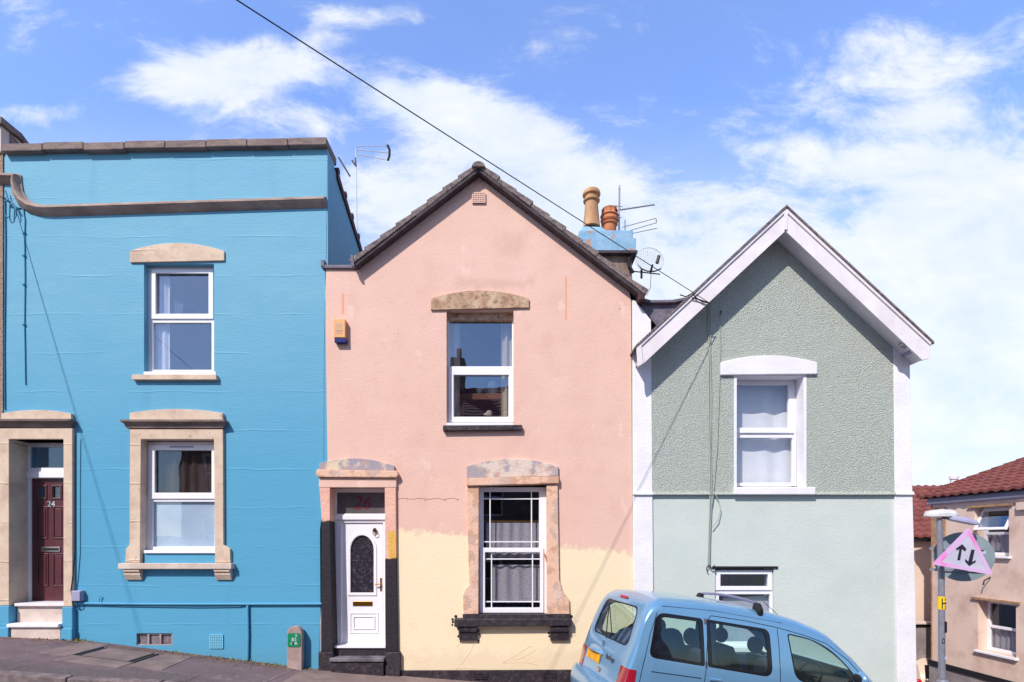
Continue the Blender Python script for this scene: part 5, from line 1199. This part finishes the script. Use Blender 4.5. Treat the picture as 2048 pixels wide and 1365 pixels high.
# ================================================================== MARKER POST
mp_ = thing('marker_post', 'short concrete marker post with green sign against the blue wall', 'post', (xx(589),-.1,g(xx(589))))
pr = rectpx(575,1268,605,1350,0); xa, xb = FP(573.5,0,-.16)[0], FP(603.5,0,-.16)[0]; zt_ = FP(0,1253,-.16)[1]; r_ = (xb-xa)/2
poly = [(xa,g(xa)-.2),(xb,g(xb)-.2)]+[(xa+r_+r_*math.cos(math.pi*i/14), zt_-r_+r_*math.sin(math.pi*i/14)) for i in range(15)]
MB().prism(poly, -.16, -.05).build('post', Mt['postconc'], mp_, bevel=.012)
q = rpoly([FP(575.5,1294,-.16), FP(601,1294,-.16), FP(601,1267,-.16), FP(575.5,1267,-.16)], .02)
sg = MB().prism(q, -.170, -.161).build('sign_plate', Mt['greensign'], mp_)
b = MB()
for (a_, c_, e_, h_) in ((591,1269.5,594,1274),(583.5,1276,586,1283),(586.8,1276,588.5,1283),(589.5,1276,592.5,1278),(590.5,1279,592.5,1283),(581.5,1285.5,584,1289.5),(589,1285,594,1289.5)): b.prism(rectpx(a_, c_, e_, h_, -.17), -.1725, -.1705)
b.build('lettering', Mt['signwhite'], sg)
b = MB(); b.prism(rectpx(585,1285,588,1290,-.17), -.1725, -.1705); b.build('lettering', Mt['signblack'], sg)

# ================================================================== STREET SIGN AND LAMP POLE
yp = -.75
lp = thing('street_lamp', 'grey street lamp pole with two lamp heads by the green house corner', 'street lamp', (T3(1885,1365,yp).x, yp, g(T3(1885,1365,yp).x)))
px0 = T3(1884,1365,yp).x; top = T3(1878,1036,yp)
MB().tube([(px0+.02,yp,g(px0)-.2),(px0,yp,g(px0)+1.1),(px0-.01,yp,T3(0,1150,yp).z),(top.x,yp,top.z)], [.047,.046,.042,.037], 16).build('pole', Mt['galv'], lp, smooth=True)
MB().lathe([(.075,g(px0)-.1),(.075,T3(0,1363,yp).z),(.05,T3(0,1359,yp).z)], px0+.01, yp, 16).build('pole_base', Mt['galv'], lp, smooth=True)
def lamp(c, ax, L_, wd, ht, m, name, tilt):
    """lamp head: tapered tray; ax yaw"""
    b = MB(); vs_ = []
    for (t_, s_, zt_, zb_) in ((-.5,.35,.25,.1),(-.42,.8,.8,0),(0,1,1,0),(.35,.85,.8,0),(.5,.45,.35,.12)):
        for yy_, zz_ in ((-.5*s_,zb_),(.5*s_,zb_),(.5*s_,zb_+.45*(zt_-zb_)),(.3*s_,zt_),(-.3*s_,zt_),(-.5*s_,zb_+.45*(zt_-zb_))): vs_.append(Vector((t_*L_, yy_*wd, zz_*ht)))
    n = 6; rm = Matrix.Rotation(ax, 3, 'Z') @ Matrix.Rotation(tilt, 3, 'Y')
    vs_ = [rm@v+c for v in vs_]
    b.add(vs_, [(i*n+k, i*n+(k+1)%n, (i+1)*n+(k+1)%n, (i+1)*n+k) for i in range(4) for k in range(n)]+[tuple(range(n)), tuple(range(len(vs_)-1,len(vs_)-n-1,-1))])
    return b.build(name, m, lp, bevel=.006)
lamp(T3(1882,1034,yp), R(-8), .44, .20, .11, Mt['plastic_lamp'], 'lamp_head', R(0))
lh = lamp(T3(1926,1046,yp-.1), R(-15), .38, .2, .08, Mt['grey'], 'lamp_head', R(14))
MB().tube([T3(1884,1036,yp), T3(1905,1038,yp-.06)], .018, 8).build('lamp_arm', Mt['galv'], lp)
# yellow hydrant-style plate with H
zc = T3(0,1206,yp).z; pw_ = .052
MB().lathe([(.0495,T3(0,1219,yp).z),(.0495,T3(0,1193,yp).z)], px0-.008, yp, 20, False, False).build('yellow_plate', Mt['yellow'], lp, smooth=True)
zf = yp-.0490; rotc = R(-0)
b = MB()
hx0 = px0-.008
for (dx, w_, z0, z1) in ((-.024,.009,-.08,.07),(.006,.018,-.012,.006)): b.box(hx0+dx-w_/2 if w_<.012 else hx0-.02, hx0+dx+w_/2 if w_<.012 else hx0+.034, zf-.003, zf+.03, zc+z0, zc+z1)
for z0 in (-.085,-.055,.045): b.box(hx0+.016, hx0+.03, zf+.002, zf+.03, zc+z0, zc+z0+.016)
b.build('lettering', Mt['signblack'], lp)
MB().box(hx0+.012, hx0+.045, zf-.0, zf+.03, T3(0,1265,yp).z, T3(0,1243,yp).z).build('sticker', Mt['signblack'], lp)
b = MB().tube([(hx0-.01+.02*math.cos(a/12*6.2832), yp-.052, T3(0,1281,yp).z+.035*math.sin(a/12*6.2832)) for a in range(13)], .004, 5); b.build('scrawl', Mt['signblack'], lp)
MB().prism([(hx0+.01,T3(0,1318,yp).z),(hx0+.04,T3(0,1318,yp).z),(hx0+.03,T3(0,1312,yp).z)], yp-.057, yp-.03).build('sticker', Mt['signwhite'], lp)
# triangle sign, faces the camera side, nailed to the pole
sc0 = T3(1925,1113,yp-.33); yaw = R(-36)
ts = thing('road_sign', 'faded pink-bordered triangular road sign with two opposing black arrows', 'road sign', sc0, (0,0,yaw))
def toS(px, py, c0=sc0):
    n_ = Vector((math.sin(yaw), -math.cos(yaw), 0)); d_ = Vector(((px-1024)/FPX, 1, (HOR-py)/FPX)); o_ = Vector((0,-D,EZ))
    t_ = (c0-o_).dot(n_)/d_.dot(n_); w_ = o_+d_*t_-c0; return (w_.dot(Vector((math.cos(yaw), math.sin(yaw), 0))), w_.z)
tri = [toS(1937,1057), toS(1865,1127), toS(1871,1131) , toS(1981,1150), toS(1986,1144)]
tri_o = rpoly([toS(1937.5,1054), toS(1863,1129), toS(1987,1151)], .035); tri_i = rpoly([toS(1938,1071), toS(1883,1124.5), toS(1973,1141)], .012)
MB().slab(tri_o, [tri_i], -.006, .0).build('border', Mt['signpink'], ts, bevel=.001)
MB().prism(tri_i, -.004, .0).build('sign_face', Mt['signwhite'], ts)
MB().prism([(a*.98, c*.98) for a, c in tri_o], .0005, .006).build('sign_back', Mt['signgrey'], ts)
zz8 = lambda a, c: toS(1830+a/7.582, 1000+c/7.582)
MB().prism([zz8(*q) for q in ((640,915),(685,915),(712,745),(760,785),(780,745),(715,672),(622,740),(628,768),(672,748))], -.009, -.0045).build('arrow', Mt['signblack'], ts)
MB().prism([zz8(*q) for q in ((852,755),(905,758),(868,945),(918,912),(920,945),(822,1005),(758,935),(762,895),(808,935))], -.009, -.0045).build('arrow', Mt['signblack'], ts)
# round sign behind, seen from the back
sc1 = T3(1926,1114,yp+.10)
rs = thing('road_sign', 'round road sign seen from its plain grey back behind the triangle', 'road sign', sc1, (0,0,yaw))
rad = .365
MB().prism([(rad*math.cos(a/40*6.2832), rad*math.sin(a/40*6.2832)) for a in range(40)], -.003, .003).build('sign_back', Mt['signgrey'], rs)
for z_ in (.12,-.20):
    MB().box(-.40,.24,-.03,-.004,z_-.02,z_+.02).build('bracket', Mt['galv'], rs)
MB().box(.18,.26,-.008,-.004,.045,.09).build('sticker', Mt['signwhite'], rs)

# ================================================================== BUFF HOUSE ACROSS THE SIDE STREET
ax0 = Vector((10.45, 5.0, 0)); dl = Vector((.0657,-.9978,0)); yawb = math.atan2(dl.y, dl.x)
fh = thing('side_street_house', 'buff rendered house with terracotta roof at the right edge', 'house', (ax0.x, ax0.y, 0), (0,0,yawb))
nin = Vector((-dl.y, dl.x, 0)); nin = nin if nin.x > 0 else -nin       # into the house (+local y)
def GB(px, py, inn=0.0):
    o_ = Vector((0,-D,EZ)); d_ = Vector(((px-1024)/FPX, 1, (HOR-py)/FPX)); base = ax0+nin*inn
    t_ = (base-o_).dot(nin)/d_.dot(nin); w_ = o_+d_*t_-base; return (w_.dot(dl), w_.z)
def GP(*q, inn=0.0): return [GB(a, c, inn) for a, c in q]
ye = GB(1870,996)[1]
def gbox(px0, px1, py0, py1, pxm=None):
    s0, s1 = GB(px0,1080)[0], GB(px1,1080)[0]; pm = (px0+px1)/2; return s0, s1, GB(pm,py1)[1], GB(pm,py0)[1]
h1 = gbox(1949,2018,1014,1112); h2 = gbox(1956,2032,1204,1308)
rc = lambda h: [(h[0],h[2]),(h[1],h[2]),(h[1],h[3]),(h[0],h[3])]
MB().slab([(0,-5),(7,-5),(7,ye),(0,ye)], [rc(h1), rc(h2)], 0, .35).build('wall', Mt['beige'], fh)
MB().box(0, .35, .352, 9, -6, ye).build('side_wall', Mt['beige'], fh); MB().box(6.65, 7, .352, 9, -6, ye).build('side_wall', Mt['beige'], fh)
MB().box(-.012, .02, -.012, .6, -5, ye-.05).build('corner_stone', Mt['beige_stone'], fh)
MB().box(0.025, .42, -.02, -.001, ye-1.25, ye-.25).build('exposed_stone', Mt['beige_stone'], fh, bevel=.02)
MB().box(-.05, 7, -.03, .0-.0005, -5, GB(1870,1320)[1]-.12).build('plinth', Mt['grey_conc'], fh)
MB().box(-.05, 7, -.06, -.031, GB(1870,1320)[1]-.14, GB(1870,1320)[1]-.02).build('plinth_ledge', Mt['dkmetal'], fh)
MB().box(-.2, 7.2, -.16, -.02, ye-.02, ye+.04).build('gutter', Mt['dkmetal'], fh); MB().box(-.1, 7.1, -.045, -.002, ye-.17, ye-.025).build('fascia', Mt['grey'], fh)
MB().box(-.1, 7.1, -.06, -.046, ye-.15, ye-.11).build('trim', Mt['white_board'], fh)
def pantiles(root, s0, s1, y0, z0, y1, z1, m, name='roof', wave=.25):
    """sloping roof in local coords, running s0..s1 with eave at (y0,z0) and ridge at (y1,z1), rows stepped"""
    rows = max(3, int(math.hypot(y1-y0, z1-z0)/.30)); b = MB(); nx = int(abs(s1-s0)/.06)
    for r_ in range(rows):
        a, c = r_/rows, (r_+1)/rows+.01
        def fn(u, v):
            s_ = s0+(s1-s0)*u; t_ = a+(c-a)*v
            return (s_, y0+(y1-y0)*t_, z0+(z1-z0)*t_+.045*(1-v)+.022*math.sin(s_/wave*6.2832))
        b.grid(fn, nx, 1)
        def fr(u, v):
            s_ = s0+(s1-s0)*u; return (s_, y0+(y1-y0)*a, z0+(z1-z0)*a+(.045)*v-.02*(1-v)+.022*math.sin(s_/wave*6.2832))
        b.grid(fr, nx, 1)
    return b.build(name, m, root)
pantiles(fh, -.22, 7.2, -.2, ye+.03, 4.5, ye+.03+4.7*.34, Mt['redtile'])
pantiles(fh, -.22, 7.2, 9.2, ye+.03, 4.5, ye+.03+4.7*.34, Mt['redtile'])
MB().xprism([(0.01,ye+.02),(9,ye+.02),(4.5,ye+4.5*.34-.05)], 0, .3).build('gable', Mt['beige'], fh)
b = MB(); 
for k in range(14): b.add([(-.26,-.2+k*.336,ye+.03+k*.114),(-.18,-.2+k*.336,ye+.03+k*.114),(-.18,.14+k*.336,ye+.145+k*.114),(-.26,.14+k*.336,ye+.145+k*.114),(-.26,-.2+k*.336,ye+.11+k*.114),(-.18,-.2+k*.336,ye+.12+k*.114),(-.18,.14+k*.336,ye+.205+k*.114),(-.26,.14+k*.336,ye+.205+k*.114)], [(0,1,5,4),(1,2,6,5),(2,3,7,6),(3,0,4,7),(4,5,6,7),(0,3,2,1)])
b.build('verge_tiles', Mt['redtile'], fh)
for h, opn in ((h1, True), (h2, False)):
    yd = .22; mz = h[2]+(h[3]-h[2])*(.46 if opn else .48)
    f = MB().slab(rc(h), [[(h[0]+.07,mz+.03),(h[1]-.07,mz+.03),(h[1]-.07,h[3]-.07),(h[0]+.07,h[3]-.07)], [(h[0]+.07,h[2]+.07),(h[1]-.07,h[2]+.07),(h[1]-.07,mz-.03),(h[0]+.07,mz-.03)]], yd, yd+.06).build('window', Mt['white'], fh, bevel=.005)
    MB().box(h[0]+.06, h[1]-.06, yd+.03, yd+.036, h[2]+.06, mz-.025).build('pane', Mt['glass_dark'], f)
    if not opn: MB().box(h[0]+.06, h[1]-.06, yd+.03, yd+.036, mz+.025, h[3]-.06).build('pane', Mt['glass_dark'], f)
    else:
        # top-hung sash pushed open
        hh = h[3]-.05-mz; an = R(26); b = MB().slab([(h[0]+.02,0),(h[1]-.02,0),(h[1]-.02,-hh),(h[0]+.02,-hh)], [[(h[0]+.08,-.06),(h[1]-.08,-.06),(h[1]-.08,-hh+.06),(h[0]+.08,-hh+.06)]], -.04, 0)
        b.v = [(x_, yd-.01+y_*math.cos(an)+z_*math.sin(an), h[3]-.04+z_*math.cos(an)-y_*math.sin(an)) for x_, y_, z_ in b.v]; b.build('open_sash', Mt['white'], f, bevel=.005)
        b = MB().box(h[0]+.07, h[1]-.07, -.025, -.02, -hh+.05, -.05); b.v = [(x_, yd-.01+y_*math.cos(an)+z_*math.sin(an), h[3]-.04+z_*math.cos(an)-y_*math.sin(an)) for x_, y_, z_ in b.v]; b.build('pane', Mt['glass'], f)
    MB().box(h[0]-.05, h[1]+.06, -.07, yd, h[2]-.05, h[2]-.002).build('sill', Mt['white'], fh, bevel=.006)
    MB().box(h[0]-.14, h[1]+.10, -.05, .02, h[3]+.002, h[3]+.05).build('drip_lintel', Mt['beige_stone'], fh)
    MB().add([(h[0]-.1,.36,h[2]-.2),(h[1]+.1,.36,h[2]-.2),(h[1]+.1,1.5,h[2]-.2),(h[0]-.1,1.5,h[2]-.2),(h[0]-.1,.36,h[3]+.2),(h[1]+.1,.36,h[3]+.2),(h[1]+.1,1.5,h[3]+.2),(h[0]-.1,1.5,h[3]+.2)], [(1,2,6,5),(2,3,7,6),(3,0,4,7),(4,5,6,7),(0,3,2,1)]).build('room_lining', Mt['room'], fh, fix=False)
    MB().grid(lambda u, v: (h[0]+(h[1]-h[0])*u, .33+.015*math.sin(u*40), h[2]+(mz-h[2])*v), 30, 1).build('curtain', Mt['lace'], f)
q = GB(1983,1160); MB().tube([(q[0],-.02,q[1]+.06),(q[0]-.05,-.12,q[1]-.02),(q[0]-.07,-.13,q[1]-.12)], .014, 6).build('wall_hook', Mt['dkmetal'], fh)
q = GB(2046,1013); MB().box(q[0]-.08, q[0]+.2, -.08, -.001, q[1]-.08, q[1]+.08).build('alarm_box', Mt['cream'], fh, bevel=.01)
# back building
yk = 6.6
rb_ = thing('back_building', 'cream rendered building with terracotta roof behind the green house corner', 'house', (11.8, yk, -2.5))
eb, rg_ = FP(1828,1074,yk), FP(1828,972,yk+2.8)
MB().slab([(9.5,-6),(15.5,-6),(15.5,eb[1]),(9.5,eb[1])], [], yk, yk+.3).build('wall', Mt['cream'], rb_)
pantiles(rb_, 9.3, 15.7, yk-.2, eb[1], yk+2.8, rg_[1], Mt['redtile'])
MB().box(9.4, 15.6, yk-.16, yk-.02, eb[1]-.13, eb[1]+.01).build('gutter', Mt['dkmetal'], rb_)
MB().xprism([(yk+.3,-6),(yk+5,-6),(yk+5,eb[1]),(yk+2.7,rg_[1]-.1),(yk+.3,eb[1]-.05)], 15.2, 15.5).build('side_wall', Mt['cream'], rb_)
zA, zB = FP(0,1244,yk-.4)[1], FP(0,1322,yk-.4)[1]
yw = thing('yard_wall', 'weathered grey yard wall with flat capping beside the buff house', 'wall', (11.8, yk-.4, zB))
MB().box(9.6, 12.6, yk-.5, yk-.3, -6, zA-.13).build('wall', Mt['grey_conc'], yw); MB().box(9.6, 12.62, yk-.58, yk-.22, zA-.05, zA).build('capping', Mt['stone_pale'], yw, bevel=.01); MB().box(9.6, 12.6, yk-.52, yk-.28, zA-.128, zA-.052).build('painted_shadow', Mt['dkmetal'], yw)  # dark strip below the capping is painted-in shade, not a masonry course
b = MB()
for k in range(4): b.box(11.60, 12.25, yk-.52, yk-.26, zA+.002+k*.085, zA+.075+k*.085)
tag(b.build('crate', Mt['wood'], bevel=.005), 'stack of weathered slats on the grey yard wall', 'crate')
# vent pipe
vp = T3(1931,975,6.2); b = MB().lathe([(.09,vp.z-.4),(.09,vp.z+.26),(.115,vp.z+.26),(.115,vp.z+.34),(.08,vp.z+.36)], vp.x, 6.6, 14); o = b.build('flue', Mt['white_board'], smooth=True); tag(o, 'white flue pipe poking through the terracotta roof', 'flue')

# beige car far down the side street
xc, yc = 12.35, 6.0
fc = thing('parked_car', 'beige car seen from behind, mostly hidden by the green house corner', 'car', (T3(1815,1365,-.0).x*0+11.25, 5.4, g(11.6,5.4)-.1), (0,0,R(70)))
bb = []
def fring(x, w_, zt_, zb_): return [(x,-w_*.9,zb_),(x,-w_,zb_+.2),(x,-w_,zb_+(zt_-zb_)*.55),(x,-w_*.78,zt_-.06),(x,-w_*.6,zt_),(x,w_*.6,zt_),(x,w_*.78,zt_-.06),(x,w_,zb_+(zt_-zb_)*.55),(x,w_,zb_+.2),(x,w_*.9,zb_)]
b = MB(); vs_ = []
for q in ((0,.74,.72,.3),(.05,.80,.95,.25),(.30,.82,1.30,.2),(.7,.82,1.42,.2),(1.8,.82,1.45,.2),(2.5,.82,1.05,.2),(3.4,.80,.92,.2),(3.8,.70,.6,.3)): vs_ += fring(*q)
n = 10; b.add(vs_, [(i*n+k, i*n+(k+1)%n, (i+1)*n+(k+1)%n, (i+1)*n+k) for i in range(7) for k in range(n)]+[tuple(range(n)), tuple(range(len(vs_)-1,len(vs_)-n-1,-1))])
b.build('body', mat('beige_car_paint', S(206,186,168), rough=.35, coat=.5, local=True), fc, smooth=True)
MB().add([(.02,-.55,.98),(.02,.55,.98),(.27,.5,1.27),(.27,-.5,1.27)], [(0,1,2,3)]).build('rear_window', frit, fc)
MB().add([(-.012,-.25,.66),(-.012,.25,.66),(-.004,.25,.76),(-.004,-.25,.76)], [(0,1,2,3)]).build('number_plate', Mt['yellow'], fc)
for s_ in (-1,1): MB().ellipsoid((.05,s_*.70,.82),(.05,.09,.12),12,8).build('tail_light', mat('tail_lamp_red', S(180,30,50), rough=.2), fc, smooth=True)
for x in (.7,3.0):
    for s_ in (-1,1):
        b = MB().prism([(x+.3*math.cos(a/20*6.2832), .3+.3*math.sin(a/20*6.2832)) for a in range(20)], s_*.66, s_*.84); b.build('wheel', Mt['rubber'], fc)

# ================================================================== OPPOSITE SIDE OF THE STREET (seen in the window reflections)
def opposite(x0, x1, wm, lab):
    zb = g((x0+x1)/2)
    h = thing('opposite_house', lab, 'house', ((x0+x1)/2, -11.2, zb)); ez = 6.2+zb*.3; ym = -11.1; w_ = x1-x0
    hl = [[(x0+w_*a,zb+c),(x0+w_*a+1,zb+c),(x0+w_*a+1,zb+c+1.4),(x0+w_*a,zb+c+1.4)] for a, c in ((.15,.9),(.15,3.2),(.62,3.2))]
    hl.append([(x0+w_*.62,zb+.1),(x0+w_*.62+.95,zb+.1),(x0+w_*.62+.95,zb+2.2),(x0+w_*.62,zb+2.2)])
    MB().slab([(x0,zb-1.5),(x1,zb-1.5),(x1,ez),(x0,ez)], hl, ym-.3, ym).build('wall', wm, h)
    for q in hl[:3]:
        f = MB().slab(q, [[(q[0][0]+.07,q[0][1]+.07),(q[1][0]-.07,q[0][1]+.07),(q[1][0]-.07,q[0][1]+.66),(q[0][0]+.07,q[0][1]+.66)],[(q[0][0]+.07,q[0][1]+.74),(q[1][0]-.07,q[0][1]+.74),(q[1][0]-.07,q[2][1]-.07),(q[0][0]+.07,q[2][1]-.07)]], ym-.2, ym-.12).build('window', Mt['white'], h)
        MB().box(q[0][0]+.06, q[1][0]-.06, ym-.18, ym-.17, q[0][1]+.06, q[2][1]-.06).build('pane', frit, f)
    q = hl[3]; MB().box(q[0][0], q[1][0], ym-.22, ym-.15, q[0][1], q[2][1]).build('door', Mt['maroon'], h)
    MB().box(x0, x1, ym-7.3, ym-7, zb-1.5, ez).build('back_wall', wm, h)
    MB().xprism([(ym-.301,zb-1.5),(ym-6.999,zb-1.5),(ym-6.999,ez),(ym-3.6,ez+2.0),(ym-.301,ez)], x0, x0+.25).build('side_wall', wm, h)
    MB().xprism([(ym-.301,zb-1.5),(ym-6.999,zb-1.5),(ym-6.999,ez),(ym-3.6,ez+2.0),(ym-.301,ez)], x1-.25, x1).build('side_wall', wm, h)
    rf = MB(); n = 12
    for k in range(n):
        a, c = k/n, (k+1)/n+.02; ya = ym+.2-3.8*a; yb = ym+.2-3.8*c; za, zb2 = ez+2.15*a, ez+2.15*c
        rf.xprism([(ya,za+.0),(ya,za+.06),(yb,zb2+.02),(yb,zb2-.04)], x0, x1-.004)
    rf.xprism([(ym-3.6,ez+2.15),(ym-3.6,ez+2.2),(ym-7.5,ez+.02),(ym-7.5,ez-.04)], x0, x1-.004)
    rf.build('roof', Mt['redtile'], h)
    rc_ = MB().box(x1-.5, x1+.1, ym-4.2, ym-3.0, ez+1.2, ez+3.2).build('chimney', Mt['chimwall'], h)
    MB().lathe([(.13,ez+3.2),(.1,ez+3.7)], x1-.2, ym-3.6, 12).build('chimney_pot', Mt['terra'], rc_)
brick = mat('brown_brick', S(140,96,80), S(120,80,70), ns=5, rough=.9)
opposite(-12, -7.1, brick, 'brown brick terraced house across the street, farthest uphill')
opposite(-7.09, -2.1, Mt['cream'], 'cream rendered terraced house across the street')
opposite(-2.09, 2.9, Mt['stone_dark'], 'grey stone terraced house across the street facing the pink house')
opposite(2.91, 7.9, Mt['beige'], 'buff rendered terraced house across the street, farthest downhill')

# groups of look-alikes
for o in bpy.data.objects:
    c = o.get('category')
    if not c or o.parent: continue
    nm = o.name.split('.')[0]
    if nm == 'terraced_house': o['group'] = 'terraced houses on the near side of the street'
    elif nm == 'opposite_house': o['group'] = 'terraced houses across the street'
    elif nm == 'tv_aerial': o['group'] = 'television aerials above the roofs'
    elif nm == 'road_sign': o['group'] = 'road signs on the lamp pole'
    elif nm == 'overhead_wire': o['group'] = 'overhead wires'
    elif nm == 'vase': o['group'] = 'glass vessels behind the upper windows'
